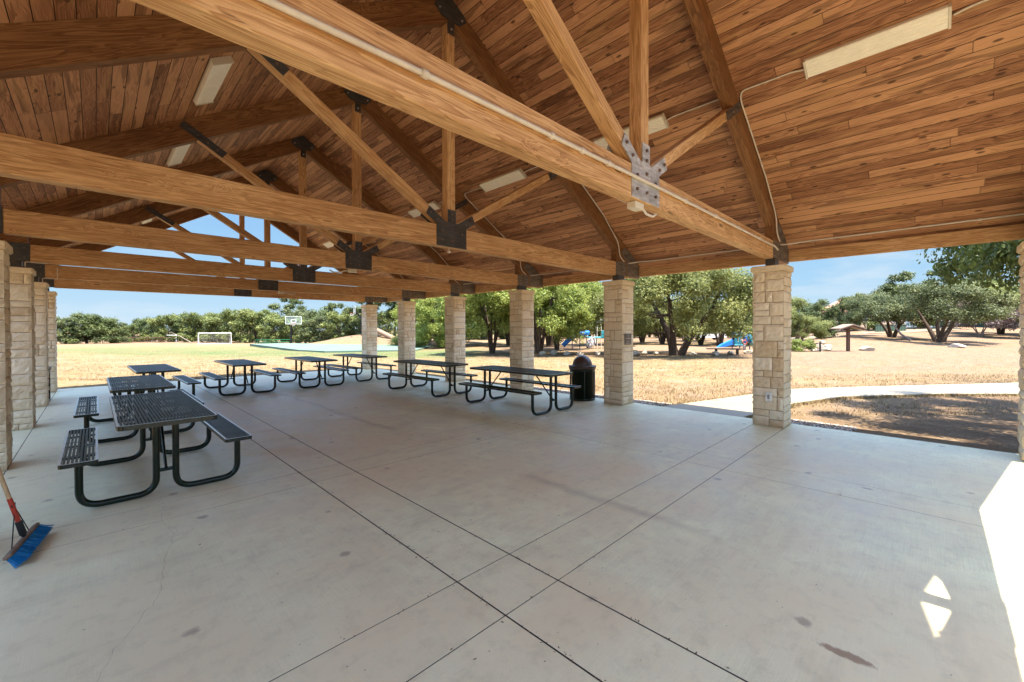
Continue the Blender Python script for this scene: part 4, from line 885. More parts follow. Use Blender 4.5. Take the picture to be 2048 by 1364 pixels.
# low trees closing the view behind the playground and the rise
for k, (px, D, H) in enumerate([(900, 74, 7), (955, 80, 7), (1010, 76, 7.4), (1065, 82, 7.2), (1120, 78, 7.4), (1180, 84, 7.6), (1240, 78, 7.2), (1300, 84, 7.4), (1350, 76, 6.6), (1400, 86, 7.4), (1450, 80, 6.8), (1500, 88, 7.2), (1560, 84, 6.6), (1640, 92, 6.0), (1760, 96, 6.6), (1880, 94, 6.6), (1980, 90, 6.6), (2080, 80, 6.6)]):
    tr('mix1' if k % 2 else 'jun2', px, D, H, 'far tree closing the view ' + ['behind the fourth right column', 'left of the third right column, deep behind the many-stemmed oak', 'behind the third right column', 'right of the third right column, deep in the back', 'deep behind the blue tube slide', 'deep behind the mottled climbing panel', 'deep behind the plaque column', 'behind the left limb of the big oak', 'behind the fork of the big oak', 'right of the big oak trunk, deep in the back', 'behind the white car', 'deep behind the right playset', 'deep behind the nearest full column', 'beyond the dark junipers', 'beyond the tall thin dark tree', 'beyond the forked grey-green oak', 'beyond the leafless tree', 'beyond the very last oak on the right'][k], group='far trees behind the playground and the rise', name='bushy_tree')
for nt_ in (nt_, nt2_):      # keep the near crowns clear of the roof
    co_ = nt_.children[1] if 'crown' in nt_.children[1].name else nt_.children[0]; me = co_.data; nv = len(me.vertices); V = np.empty(nv * 3, np.float32); me.vertices.foreach_get('co', V); V = V.reshape(-1, 4, 3)
    tn = np.empty(nv // 4, np.float32); me.attributes['tint'].data.foreach_get('value', tn)
    c = V.mean(1); a = nt_.rotation_euler.z; sc = nt_.scale; wx = c[:, 0] * sc[0] * math.cos(a) - c[:, 1] * sc[1] * math.sin(a) + nt_.location.x; wy = c[:, 0] * sc[0] * math.sin(a) + c[:, 1] * sc[1] * math.cos(a) + nt_.location.y; wz = c[:, 2] * sc[2] + nt_.location.z
    keep = ~((wx < 9.25) & (wy > -1.95) & (wz < 6.7 - 0.6 * np.abs(wx - XK))); V = V[keep]
    co_.data = np_mesh('crown', V.reshape(-1, 3), np.arange(len(V) * 4).reshape(-1, 4), [LF_NEAR_SHADE], False, {}, {'tint': tn[keep]})
# far wood, left to right
wd = [(60, 78, 5.6, 'mix2'), (132, 74, 5.2, 'mix2'), (175, 76, 5.4, 'jun2'), (222, 78, 4.9, 'jun2'), (262, 88, 5.2, 'mix1'), (300, 92, 5.4, 'jun2'), (338, 90, 5.8, 'mix1'), (372, 92, 6.6, 'jun2'), (405, 86, 6.2, 'mix1'), (440, 84, 6.0, 'mix1'), (478, 80, 6.8, 'mix1'), (515, 78, 6.6, 'mix1'), (552, 74, 5.6, 'mix1'), (612, 72, 5.8, 'mix1'), (648, 70, 5.0, 'mix2'), (682, 68, 5.6, 'mix1'), (715, 68, 5.0, 'jun2'), (585, 84, 7.0, 'mix2'), (760, 72, 6.4, 'mix1')]
pos_ = ['at the far left behind the left columns', 'directly right of the last left column', 'second from the last left column', 'third from the last left column', 'behind the left end of the iron fence', 'behind the middle of the iron fence', 'behind the left soccer goal', 'right of the left soccer goal', 'left of the right soccer goal', 'behind the right soccer goal', 'right of the right soccer goal', 'left of the near green tables on the field', 'just left of the basketball backboard', 'just right of the basketball backboard', 'between the two basketball hoops', 'left of the mound', 'behind the mound top', 'behind the basketball backboard', 'behind the farthest right column, low']
for (px, D, H, k), ps in zip(wd, pos_): tr(k, px, D, H * R.uniform(0.74, 1.02), f'bushy tree of the far wood, {ps}', group=G2, name='bushy_tree')
tr('tall', 578, 88, 9.6, 'tall feathery tree rising above the wood behind the backboard', group=G2, name='tall_tree')
tr('tall', 672, 76, 7.2, 'slender pale tree above the wood between the two hoops', group=G2, name='tall_tree')
for k, (px, D, H) in enumerate([(90, 98, 6.0), (200, 100, 5.6), (290, 108, 6.0), (360, 108, 7.2), (430, 104, 6.9), (500, 100, 7.0), (640, 94, 7.2), (720, 90, 7.4)]):
    tr('jun2', px, D, H, ['back row tree behind the last left column', 'back row tree above the low left junipers', 'back row tree above the iron fence', 'highest back row tree between the soccer goals', 'back row tree above the right soccer goal', 'back row tree left of the tall feathery tree', 'back row tree in the gap between the hoops', 'back row tree behind the farthest right column'][k], group=G2, name='juniper_tree')

# dead leaning trunk in front of the wood and pale log on the right
x, y = at(385, 74); m = MB(); m.tube([(x, y, gz(x, y)), (x - 1.6, y + 1.0, gz(x, y) + 1.3), (x - 2.8, y + 1.8, gz(x, y) + 2.0)], [0.10, 0.07, 0.03], 6); tag(m.build('dead_branch', BARKL), 'pale dead branch leaning against the wood between the goals', 'branch')
x, y = at(1822, 41); x2, y2 = at(1783, 42); m = MB(); m.tube([(x, y, gz(x, y) + 0.1), ((x + x2) / 2, (y + y2) / 2, gz(x, y) + 0.75), (x2, y2, gz(x2, y2) + 1.9)], [0.12, 0.09, 0.05], 7); tag(m.build('dead_branch', BARKL), 'pale bare limb leaning left of the forked grey-green oak', 'branch')

# ------------------------------------------------------------------ rocks
def rock_mesh(seed):
    r = random.Random(seed); bm = bmesh.new(); bmesh.ops.create_icosphere(bm, subdivisions=3, radius=1)
    ps = [(Vector((r.gauss(0, 1), r.gauss(0, 1), r.gauss(0, 1))).normalized(), r.uniform(0.6, 0.9)) for _ in range(14)]
    for v in bm.verts:
        for n_, d in ps:
            k = v.co.dot(n_)
            if k > d: v.co -= n_ * (k - d)
        v.co += Vector((r.uniform(-1, 1), r.uniform(-1, 1), r.uniform(-1, 1))) * 0.02
    me = bpy.data.meshes.new('boulder'); bm.to_mesh(me); bm.free(); me.materials.append(ROCK); return me
RM = [rock_mesh(i) for i in range(5)]
def rock(px, D, sx, sy, sz, label, rz=0.0, dz=0.0, name='boulder'):
    x, y = at(px, D); o = bpy.data.objects.new(name, RM[int(px) % 5]); col.objects.link(o); o.location = (x, y, gz(x, y) + sz * 0.5 + dz); o.scale = (sx, sy, sz); o.rotation_euler = (0, 0, rz)
    tag(o, label, 'boulder', 'limestone boulders lying about')
rock(1733, 31.6, 0.75, 0.35, 0.24, 'flat pale boulder right of the kiosk post', 0.8)
rock(1915, 35.0, 0.72, 0.35, 0.24, 'long pale boulder lying alone in front of the forked oak', 0.8)
for k, (px, D, a, b, c, dz) in enumerate([(1630, 30.6, 0.42, 0.3, 0.2, 0), (1652, 30.8, 0.5, 0.35, 0.18, 0), (1640, 31.4, 0.35, 0.3, 0.2, 0.22), (1657, 31.6, 0.36, 0.3, 0.18, 0.2), (1646, 32, 0.3, 0.25, 0.18, 0.5), (1615, 34, 0.6, 0.35, 0.18, 0), (1638, 35, 0.35, 0.3, 0.24, 0)]):
    rock(px, D, a, b, c, ['lower left boulder of the pile left of the kiosk', 'lower right boulder of the pile left of the kiosk', 'middle left boulder of the pile left of the kiosk', 'middle right boulder of the pile left of the kiosk', 'top boulder of the pile left of the kiosk', 'flat boulder behind the yellow-green bush', 'dark boulder behind the pile left of the kiosk'][k], k * 0.9, dz)
for k, (px, D) in enumerate([(1086, 27.4), (1108, 27.6), (1135, 27.2), (1160, 27.0), (1196, 26.8), (1272, 26.8), (1290, 27.3), (1312, 27.0), (1385, 26.6), (1432, 26.4), (1462, 26.8), (1498, 27.4)]):
    rock(px, D, R.uniform(0.22, 0.4), R.uniform(0.18, 0.3), R.uniform(0.12, 0.2), ['first border rock right of the third right column', 'second border rock right of the third right column', 'border rock left of the trash can', 'border rock just behind the dome lid, left', 'border rock left of the second right column', 'border rock right of the plaque column', 'reddish border rock by the side bench', 'border rock touching the big oak trunk, left', 'border rock right of the big oak trunk', 'border rock under the left end of the low bench', 'border rock under the low bench', 'white rock left of the nearest full column foot'][k], k)

# ------------------------------------------------------------------ park furniture
def post(m, x, y, z0, z1, s=0.05, mi=0): m.box((x - s, y - s, z0), (x + s, y + s, z1), mi)
x, y = at(1697, 30.4); k = empty('kiosk', (x, y, gz(x, y)), rz=-0.784, label='brown wooden post kiosk with small gabled roof in the open ground', cat='kiosk')
m = MB(); post(m, 0, 0, -0.2, 1.85, 0.085); m.build('post', BROWN, k)
m = MB()
for s in (-1, 1): m.prism([(0, 1.90), (s * 0.93, 1.60), (s * 0.93, 1.67), (0, 1.98)], -0.5, 0.5)
m.build('roof', SHING, k)
m = MB()
for s in (-1, 1): m.prism([(0, 1.80), (s * 0.85, 1.54), (s * 0.85, 1.61), (0, 1.885)], -0.46, -0.40)
m.build('brace', BROWN, k)
x, y = at(1641, 30.2); m = MB(); post(m, x, y, gz(x, y) - 0.1, gz(x, y) + 0.62, 0.05); m.box((x - 0.07, y - 0.07, gz(x, y) + 0.62), (x + 0.07, y + 0.07, gz(x, y) + 0.66)); tag(m.build('short_post', BLACK), 'short dark post in front of the boulder pile', 'post')
x, y = at(1452, 27.0); t = empty('bench', (x, y, gz(x, y)), rz=-0.784, label='long low bench in front of the right playset', cat='bench')
m = MB(); m.bbox((-1.2, -0.16, 0.36), (1.2, 0.16, 0.42), 0.01); m.build('seat', BROWN, t)
for s in (-0.62, 0.75): m = MB(); m.box((s - 0.04, -0.1, -0.05), (s + 0.04, 0.1, 0.36)); m.build('leg', BLACK, t)
x, y = at(1250, 28.2); t = empty('park_table', (x, y, gz(x, y)), rz=-0.784, label='small green table with seat seen right of the plaque column', cat='table')
m = MB(); m.bbox((-0.95, -0.35, 0.44 + 0.06), (0.62, 0.35, 0.54), 0.01); m.build('tabletop', FENCEG, t); m = MB(); m.bbox((-0.95, -0.75, 0.24), (0.62, -0.5, 0.28), 0.01); m.build('seat', FENCEG, t)
for s in (-0.6, 0.4): m = MB(); m.box((s - 0.03, -0.4, -0.05), (s + 0.03, 0.4, 0.5)); m.box((s - 0.03, -0.75, 0.18), (s + 0.03, -0.4, 0.24)); m.build('leg', BLACK, t)

# left playset: tube slide, deck, net posts, climbing panel
x, y = at(1180, 36); t = empty('playground', (x, y, gz(x, y)), rz=-0.784, label='playground with blue tube slide, teal deck and mottled climbing panel', cat='playground', group='playsets under the oaks')
k = 36 / 838.7
def ppt(px, py, dy=0.0): return ((px - 1180) * k, dy, 1.66 - (py - 659) * k)
m = MB(); m.tube(arc([ppt(1178, 666, 0.2), ppt(1168, 667, 0.0), ppt(1150, 671, -0.2), ppt(1136, 681, -0.2), ppt(1126, 691, -0.2)], 0.5, 8), 0.20, 14, 0, False); m.build('tube_slide', BLUE, t)
m = MB(); m.bbox((-0.1, 0, 0.9), (2.4, 1.6, 1.0), 0.01); m.bbox((1.0, -0.02, 1.0), (2.4, 0.04, 1.55), 0.01); m.build('deck', TEAL, t)
for px in (1145, 1160, 1189, 1195, 1203, 1228): m = MB(); a = ppt(px, 690, 0.05); m.tube([(a[0], 0.05, -0.1), (a[0], 0.05, 1.25 if px < 1190 else 2.0)], 0.035, 8); m.build('post', NAVY if px < 1180 else CREAM, t)
m = MB(); m.box((1.7, -0.5, 0.6), (2.6, -0.45, 1.35), 0, T(0, 0, 0.2) @ Matrix.Rotation(0.0, 4, 'Y')); m.build('rail_panel', TEAL, t)
bm = bmesh.new(); bmesh.ops.create_icosphere(bm, subdivisions=3, radius=1)
for v in bm.verts: v.co = Vector((v.co.x * 0.38 + v.co.z * 0.17, v.co.y * 0.14 - 0.5, v.co.z * 0.50 + 0.52)) * (1 + 0.05 * math.sin(9 * v.co.x + 7 * v.co.z))
me = bpy.data.meshes.new('climbing_panel'); bm.to_mesh(me); bm.free(); me.materials.append(MOTTLE); o = bpy.data.objects.new('climbing_panel', me); col.objects.link(o); o.parent = t
# right playset
x, y = at(1468, 33); t = empty('playground', (x, y, gz(x, y)), rz=-0.784, label='blue toddler playset with two slides beside the nearest full column', cat='playground', group='playsets under the oaks')
k = 33 / 838.7
def ppt(px, py, dy=0.0): return ((px - 1468) * k, dy, 1.66 - (py - 659) * k)
m = MB(); m.prism([ppt(1434, 696)[::2], ppt(1442, 690)[::2], ppt(1462, 681)[::2], ppt(1466, 682)[::2], ppt(1463, 690)[::2], ppt(1447, 695)[::2]], -0.3, 0.1); m.build('slide', BLUE, t)
m = MB(); m.prism([ppt(1494, 672)[::2], ppt(1498, 671)[::2], ppt(1508, 688)[::2], ppt(1509, 695)[::2], ppt(1503, 690)[::2]], -0.3, 0.1); m.build('slide', TEAL, t)
m = MB(); m.bbox((-0.1, -0.35, 0.35), (0.60, 0.3, 0.42), 0.01); m.bbox((0.5, -0.2, 0.55), (1.25, 0.3, 0.62), 0.01); m.build('deck', NAVY, t)
m = MB()
for i in range(6): a = ppt(1465.5 + i * 2.6, 680); m.box((a[0] - 0.02, -0.40, 0.40), (a[0] + 0.02, -0.36, 1.15))
m.bbox((-0.14, -0.41, 1.12), (0.52, -0.35, 1.22), 0.01); m.bbox((-0.14, -0.41, 0.36), (0.52, -0.35, 0.44), 0.01); m.build('rail_panel', TEAL, t)
m = MB(); m.prism([ppt(1471, 671)[::2], ppt(1484, 671)[::2], ppt(1484, 667)[::2], ppt(1478, 663)[::2], ppt(1471, 666)[::2]], -0.1, 0.3); m.build('roof', BLUE, t)
m = MB(); m.bbox((0.85, -0.1, 0.55), (1.1, 0.2, 1.2), 0.02); m.build('side_panel', BLUE, t)
for px in (1465, 1480, 1488, 1491, 1500): a = ppt(px, 690); m = MB(); m.tube([(a[0], 0.0, -0.1), (a[0], 0, 1.35)], 0.04, 8); m.build('post', NAVY, t)
a = ppt(1486, 686); m = MB(); m.tube([(a[0] + 0.16 * math.cos(q), -0.3, a[2] + 0.16 * math.sin(q)) for q in np.linspace(0, 2 * math.pi, 17)], 0.035, 6, 0, False); m.build('steering_wheel', RED, t)
a = ppt(1484.5, 691); m = MB(); m.tube([(a[0], -0.32, a[2]), (a[0], -0.28, a[2])], 0.13, 14); m.build('play_drum', GREYP, t)
# shade canopy, far
x, y = at(1202, 44); z = gz(x, y); t = empty('shade_canopy', (x, y, z), rz=-0.5, label='small white shade canopy behind the trees left of the plaque column', cat='canopy')
m = MB(); V = [(-1.2, -1.2, 2.3), (1.2, -1.2, 2.3), (1.2, 1.2, 2.3), (-1.2, 1.2, 2.3), (0, 0, 2.95)]; m.add(V, [(0, 1, 4), (1, 2, 4), (2, 3, 4), (3, 0, 4), (3, 2, 1, 0)]); m.build('top', WHITE, t)
for a in ((-1.1, -1.1), (1.1, -1.1), (1.1, 1.1), (-1.1, 1.1)): m = MB(); m.tube([(*a, -0.1), (*a, 2.3)], 0.04, 6); m.build('post', GREYP, t)

# basketball hoops
def hoop(px, D, rz, label):
    x, y = at(px, D); t = empty('basketball_hoop', (x, y, gz(x, y)), rz=rz, label=label, cat='basketball hoop', group='basketball hoops of the court')
    m = MB(); m.tube([(0, 0, -0.1), (0, 0, 2.5)], 0.13, 10); m.tube([(0, 0, 2.35), (0.35, -0.9, 3.3)], [0.12, 0.09], 8); m.build('pole', BLACK, t)
    m = MB(); f = 0.05; X0, X1, Z0, Z1 = -0.72, 1.32, 2.9, 4.0; yy = -1.0; X0 += 0.05; X1 += 0.05
    for a, b in (((X0, yy, Z0), (X1, yy + 0.04, Z0 + f)), ((X0, yy, Z1 - f), (X1, yy + 0.04, Z1)), ((X0, yy, Z0 + f), (X0 + f, yy + 0.04, Z1 - f)), ((X1 - f, yy, Z0 + f), (X1, yy + 0.04, Z1 - f))): m.box(a, b)
    cx = (X0 + X1) / 2; q = 0.33
    for a, b in (((cx - q, yy - 0.012, 3.1), (cx + q, yy, 3.16)), ((cx - q, yy - 0.012, 3.5), (cx + q, yy, 3.56)), ((cx - q, yy - 0.012, 3.16), (cx - q + 0.06, yy, 3.5)), ((cx + q - 0.06, yy - 0.012, 3.16), (cx + q, yy, 3.5))): m.box(a, b)
    bb = m.build('backboard', WHITE, t)
    m = MB(); m.box((X0 + f, yy + 0.012, Z0 + f), (X1 - f, yy + 0.028, Z1 - f)); m.build('pane', GLASSB, bb)
    m = MB(); m.tube([(cx + 0.23 * math.cos(a), yy - 0.3 + 0.23 * math.sin(a), 3.02) for a in np.linspace(0, 2 * math.pi, 17)], 0.02, 6, 0, False); m.build('rim', RED, t)
    m = MB()
    for i in range(8): a = i * math.pi / 4; m.tube([(cx + 0.23 * math.cos(a), yy - 0.3 + 0.23 * math.sin(a), 3.0), (cx + 0.13 * math.cos(a + 0.4), yy - 0.3 + 0.13 * math.sin(a + 0.4), 2.62)], 0.008, 4)
    m.build('net', WHITE, t)
hoop(583, 59.7, -0.35, 'basketball hoop with clear white-framed backboard on black pole, in full view')
hoop(724, 58, -1.9, 'second basketball hoop partly behind the farthest right column')
# green tables by the court
x, y = at(530, 60); Tg = copy_tree(T0); Tg.location = (x, y, gz(x, y)); Tg.rotation_euler = (0, 0, math.pi / 2 - 0.78); Tg.scale = (1, 1, 1)
for k, (px, rz) in enumerate([(530, 0.75), (566, 0.9)]):
    o = Tg if k == 0 else copy_tree(Tg); x, y = at(px, 60); o.location = (x, y, gz(x, y)); o.rotation_euler = (0, 0, rz)
    tag(o, ['light green picnic table on the field, left of the pair by the court', 'light green picnic table next to the basketball pole'][k], 'picnic table', 'light green tables by the court')
LG = None
for o in [Tg] + [q for q in col.objects if q.name.startswith('picnic_table') and q.get('group') == 'light green tables by the court']:
    for c in o.children:
        if c.data and c.name.split('.')[0] in ('tabletop', 'bench_seat'):
            me = c.data.copy(); me.materials.clear(); [me.materials.append(LTGREEN) for _ in range(3)]; c.data = me
# goals
def goal(pxa, pxb, D, H, label):
    a, b = Vector((*at(pxa, D[0]), 0)), Vector((*at(pxb, D[1]), 0)); a.z = gz(a.x, a.y); b.z = gz(b.x, b.y); t = empty('soccer_goal', a, label=label, cat='soccer goal', group='soccer goals on the field')
    d = b - a; n = Vector((-d.y, d.x, 0)).normalized(); n = n if n.dot(Vector((1, 1, 0))) > 0 else -n; r = 0.06; h = Vector((0, 0, H))
    m = MB(); m.tube([Vector(), h, d + h, d], r, 8); m.tube([h, n * 0.6 + h * 0.98], r * 0.6, 6); m.tube([d + h, d + n * 0.6 + h * 0.98], r * 0.6, 6)
    m.tube([n * 0.6 + h * 0.98, n * 1.5], r * 0.6, 6); m.tube([d + n * 0.6 + h * 0.98, d + n * 1.5], r * 0.6, 6); m.tube([Vector(), n * 1.5, d + n * 1.5, d], r * 0.6, 6); m.build('frame', WHITE, t)
    m = MB()
    for i in range(31): f = i / 30; m.tube([d * f + h, d * f + n * 0.6 + h * 0.98, d * f + n * 1.5], 0.004, 3, 0, False)
    for j in range(8): f = j / 8; p = n * (0.6 + 0.9 * f) + h * 0.98 * (1 - f); m.tube([p, p + d], 0.004, 3, 0, False)
    m.build('net', WHITE, t)
goal(398, 463, (68, 71), 1.8, 'larger white soccer goal, right one of the two on the field')
goal(305, 353, (89.5, 88.5), 1.45, 'smaller white soccer goal, left one of the two on the field')
# iron fence
a, b = Vector((*at(206, 79), 0)), Vector((*at(400, 93), 0)); t = empty('metal_fence', (a.x, a.y, gz(a.x, a.y)), label='low rusty picket fence in front of the left part of the wood', cat='fence'); m = MB(); d = b - a; L = d.length
n = int(L / 0.28)
for i in range(n):
    p = d * (i / n); z = gz(a.x + p.x, a.y + p.y) - gz(a.x, a.y); w_ = 0.045 if i % 8 == 0 else 0.018; m.box((p.x - w_, p.y - w_, z - 0.05), (p.x + w_, p.y + w_, z + (1.25 if i % 8 == 0 else 1.15)))
m.build('pickets', RUSTF, t)
m = MB()
for zz in (0.2, 1.05): m.tube([Vector((0, 0, zz)), Vector((d.x, d.y, zz + gz(b.x, b.y) - gz(a.x, a.y)))], 0.03, 5)
m.build('rail', RUSTF, t)
x, y = at(250, 84); m = MB(); m.lathe([(0, 0), (0.28, 0), (0.32, 0.5), (0.32, 0.55), (0.24, 0.6), (0, 0.62)], 14, 0, (x, y, gz(x, y))); tag(m.build('barrel', BLACK), 'small black barrel standing before the iron fence', 'barrel')
# tan tube slide on the mound
t = empty('tube_slide', (*at(790, 56), gz(*at(790, 56))), label='tan tube slide running down the mound between the farthest columns', cat='slide')
zz = t.location.z; p1 = Vector((*at(752, 57.5), 1.62)) - t.location; p2 = Vector((*at(765, 57), 1.2)) - t.location; p3 = Vector((*at(806, 55.5), -0.15)) - t.location
m = MB(); m.tube(arc([p1 + Vector((-0.6, 0.5, 0.1)), p1, p2, p3], 1.0, 6), 0.34, 16, 0, False); m.build('tube', TAN, t)
m = MB()
for f in (0.15, 0.6): p = p2.lerp(p3, f); m.tube([(p.x, p.y, -0.4), (p.x, p.y, p.z - 0.3)], 0.06, 6)
m.build('support', GREYP, t)
# green walls on the rise, far house, car
def wall(px0, D0, px1, D1, h, label, mat=FENCEG):
    a, b = Vector((*at(px0, D0), 0)), Vector((*at(px1, D1), 0)); z = min(gz(a.x, a.y), gz(b.x, b.y)); d = b - a; L = d.length; t = empty('metal_wall', (a.x, a.y, z), rz=math.atan2(d.y, d.x), label=label, cat='wall', group='green metal walls on the rise')
    m = MB(); nn = int(L / 0.3)
    for i in range(nn): m.box((i * L / nn, -0.03 - 0.02 * (i % 2), -0.2), ((i + 1) * L / nn - 0.004, 0.03, h))
    m.build('panel', mat, t); m = MB(); m.box((-0.03, -0.07, h + 0.003), (L + 0.03, 0.05, h + 0.08)); m.build('top_rail', mat, t)
wall(1752, 54, 1812, 56, 0.95, 'low green metal wall left of the grey-green oaks'); wall(1880, 68, 2070, 62, 1.5, 'long green metal wall behind the trees at the right edge')
x, y = at(1722, 88); t = empty('house', (x, y, gz(x, y)), rz=-0.6, label='tan house with terracotta roof peeping over the right trees', cat='house')
m = MB(); m.box((-6, -4, -0.5), (6, 4, 3.4)); m.build('wall', STUCCO, t)
m = MB(); m.prism([(-6.6, 3.4), (6.6, 3.4), (0, 6.4)], -4.5, 4.5); m.build('roof', ROOFT, t)
for i in (-3.5, 0, 3.5): f = MB(); f.box((i - 0.6, -4.05, 1.0), (i + 0.6, -4.0, 2.3)); w_ = f.build('window', WHITE, t); f = MB(); f.box((i - 0.52, -4.08, 1.08), (i + 0.52, -4.055, 2.22)); f.build('pane', GLASSD, w_)
def car(px, D, rz, label, paint):
    x, y = at(px, D); t = empty('parked_car', (x, y, gz(x, y)), rz=rz, label=label, cat='car')
    m = MB(); m.prism([(-2.2, 0.35), (2.2, 0.35), (2.25, 0.75), (1.9, 0.88), (1.1, 0.95), (0.55, 1.38), (-1.0, 1.42), (-1.75, 1.0), (-2.2, 0.92)], -0.85, 0.85); m.build('body', paint, t)
    m = MB()
    for s in (-0.86, 0.855): m.prism([(1.0, 0.97), (0.5, 1.32), (-0.95, 1.36), (-1.5, 1.02)], s, s + 0.005)
    m.build('side_window', GLASSD, t)
    for cx in (-1.35, 1.35):
        for s in (-0.8, 0.8): m = MB(); m.tube([(cx, s - 0.1, 0.32), (cx, s + 0.1, 0.32)], 0.32, 16); m.build('wheel', TYRE, t)
car(1418, 62, -0.7, 'white parked car glimpsed through the trunks left of the right playset', WHITE)

# ------------------------------------------------------------------ loose stuff: gravel strip and straw
rng = np.random.default_rng(4)
def blades(n, xyz, hmin, hmax, wd_, name, mat, lean=0.5):
    P = xyz; h = rng.uniform(hmin, hmax, n)[:, None]; a = rng.uniform(0, 2 * np.pi, n); dx = np.stack([np.cos(a), np.sin(a), a * 0], 1); ln = rng.normal(size=(n, 3)) * lean; ln[:, 2] = 1; ln /= np.linalg.norm(ln, axis=1)[:, None]
    V = np.stack([P - dx * wd_, P + dx * wd_, P + ln * h], 1).reshape(-1, 3); o = bpy.data.objects.new(name, np_mesh(name, V, np.arange(n * 3).reshape(-1, 3), [mat])); col.objects.link(o); return o
n = 90000; Dn = 8 + 24 * rng.random(n) ** 1.6; tn = rng.uniform(0.02, 1.5, n); px_ = 0.705 * Dn + 0.709 * tn * Dn; py_ = 0.709 * Dn - 0.705 * tn * Dn
n2 = 60000; Dm = 14 + 26 * rng.random(n2) ** 1.4; tm_ = rng.uniform(-1.25, 0.1, n2); px_ = np.append(px_, 0.705 * Dm + 0.709 * tm_ * Dm); py_ = np.append(py_, 0.709 * Dm - 0.705 * tm_ * Dm)
# keep off slab, walk
from bisect import bisect
wlx = np.array(Wl); wrx = np.array(Wr)
up_ = np.interp(px_, wlx[:, 0], wlx[:, 1]); lo_ = np.interp(px_, wrx[:, 0], wrx[:, 1])
ok = ((px_ > 8.95) | (py_ > 17.3)) & ~((py_ < up_ + 0.02) & (py_ > lo_ - 0.02) & (px_ < 32)) & (np.sin(px_ * 1.3) * np.sin(py_ * 1.1 + 2) + 0.6 * np.sin(px_ * 3.1 + py_ * 2.3) > -0.9 + 0.9 * (rng.random(len(px_)) > 0.5)) & (px_ < 60)
_, dd_ = uD(px_, py_); tt_ = _ / dd_
ok &= ~((tt_ > 0.6) & (dd_ > 15) & (rng.random(len(px_)) > 0.12)); ok &= ~((py_ < lo_ - 0.3) & (px_ < 18) & (rng.random(len(px_)) > 0.25))
px_, py_ = px_[ok], py_[ok]; P = np.stack([px_, py_, hgt(px_, py_) - 0.005], 1)
# taller tufts
kt = 1500; Dt = 8.5 + 16 * rng.random(kt) ** 1.3; tt = rng.uniform(-1.2, 1.4, kt); xt, yt = 0.705 * Dt + 0.709 * tt * Dt, 0.709 * Dt - 0.705 * tt * Dt
upt = np.interp(xt, wlx[:, 0], wlx[:, 1]); lot = np.interp(xt, wrx[:, 0], wrx[:, 1]); okt = ((xt > 9.1) | (yt > 17.5)) & ~((yt < lot) & (xt < 16)) & ~((tt > 0.62) & (Dt > 14)) & ~((yt < upt + 0.1) & (yt > lot - 0.1)); xt, yt = xt[okt], yt[okt]
Xt = (xt[:, None] + rng.normal(0, 0.035, (len(xt), 14))).ravel(); Yt = (yt[:, None] + rng.normal(0, 0.035, (len(xt), 14))).ravel(); Pt = np.stack([Xt, Yt, hgt(Xt, Yt) - 0.01], 1)
tag(blades(len(Pt), Pt, 0.04, 0.13, 0.006, 'grass_tufts', GRASSB, 0.7), kind='stuff')
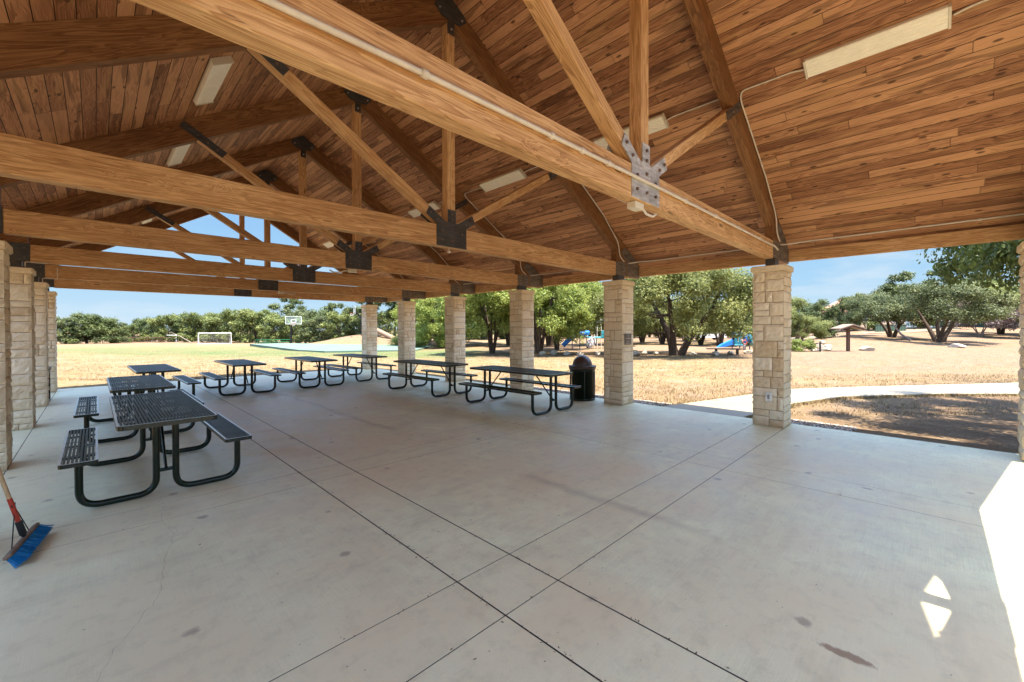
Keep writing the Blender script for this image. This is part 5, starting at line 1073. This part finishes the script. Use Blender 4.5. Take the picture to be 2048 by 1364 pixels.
# ragged fringe along the walk and the slab
ex = []
for L_ in (Wl, Wr):
    for (x0, y0), (x1, y1) in zip(L_[:7], L_[1:8]):
        k = int(math.hypot(x1 - x0, y1 - y0) * 260); f = rng.random(k); sgn = 1 if L_ is Wl else -1
        ex.append(np.stack([x0 + (x1 - x0) * f + rng.normal(0, 0.02, k), y0 + (y1 - y0) * f + sgn * (0.02 + np.abs(rng.normal(0, 0.05, k)) * (0.5 + np.sin(f * 40 + x0) ** 2)) , f * 0 - 0.05], 1))
P = np.concatenate([P] + ex)
tag(blades(len(P), P, 0.02, 0.10, 0.007, 'dry_grass', GRASSB), kind='stuff')
def pebbles(n, X, Y, s0, s1, name):
    bm = bmesh.new(); bmesh.ops.create_icosphere(bm, subdivisions=1, radius=1); bv = np.array([v.co[:] for v in bm.verts]); bf = np.array([[v.index for v in f.verts] for f in bm.faces]); bm.free()
    s = rng.uniform(s0, s1, (n, 1, 1)) * rng.uniform(0.6, 1.2, (n, 1, 3)) * np.array([1, 1, 0.6]); a = rng.uniform(0, 6.28, n)
    V = bv[None] * s; c, s_ = np.cos(a)[:, None], np.sin(a)[:, None]; V = np.stack([V[..., 0] * c - V[..., 1] * s_, V[..., 0] * s_ + V[..., 1] * c, V[..., 2]], -1)
    V[..., 0] += X[:, None]; V[..., 1] += Y[:, None]; V[..., 2] += -0.055
    Fc = (bf[None] + (np.arange(n) * len(bv))[:, None, None]).reshape(-1, 3); o = bpy.data.objects.new(name, np_mesh(name, V.reshape(-1, 3), Fc, [PEB])); col.objects.link(o); return o
n = 5200; Y = rng.uniform(0.9, 8.5, n); X = 8.33 + 0.70 * rng.random(n) ** 0.8; k = ~((Y < 4.02) & (Y > 2.38)); X, Y = X[k], Y[k]
tag(pebbles(len(X), X, Y, 0.008, 0.026, 'gravel'), kind='stuff')
# leaves and bits lying on the slab
n = 150; X = np.concatenate([rng.uniform(-1, 8, 260), rng.normal(1.62, 0.012, 130), rng.normal(2.085, 0.009, 90), rng.uniform(0, 8, 140), rng.normal(5.06, 0.01, 60)]); Y = np.concatenate([rng.uniform(0.5, 15, 260), rng.uniform(0.6, 5.2, 130), rng.uniform(0.6, 6, 90), rng.choice([1.6855, 2.1295, 4.59, 5.03], 140) + rng.normal(0, 0.008, 140), rng.uniform(0.6, 9, 60)]); n = len(X)
P = np.stack([X, Y, np.full(n, 0.004)], 1); a = rng.uniform(0, 6.28, n); s = rng.uniform(0.004, 0.013, n)[:, None]; dx = np.stack([np.cos(a), np.sin(a), a * 0 + 0.2], 1) * s; dy = np.stack([-np.sin(a), np.cos(a), a * 0 + 0.1], 1) * s * 0.4
V = np.stack([P + dx, P + dy, P - dx * 0.9 + np.array([0, 0, 0.003]), P - dy], 1).reshape(-1, 3)
LITTER = plain('dry leaf litter', (0.14, 0.085, 0.045), 0.9, var=0.5)
o = bpy.data.objects.new('leaf_litter', np_mesh('leaf_litter', V, np.arange(n * 4).reshape(-1, 4), [LITTER])); col.objects.link(o); tag(o, kind='stuff')
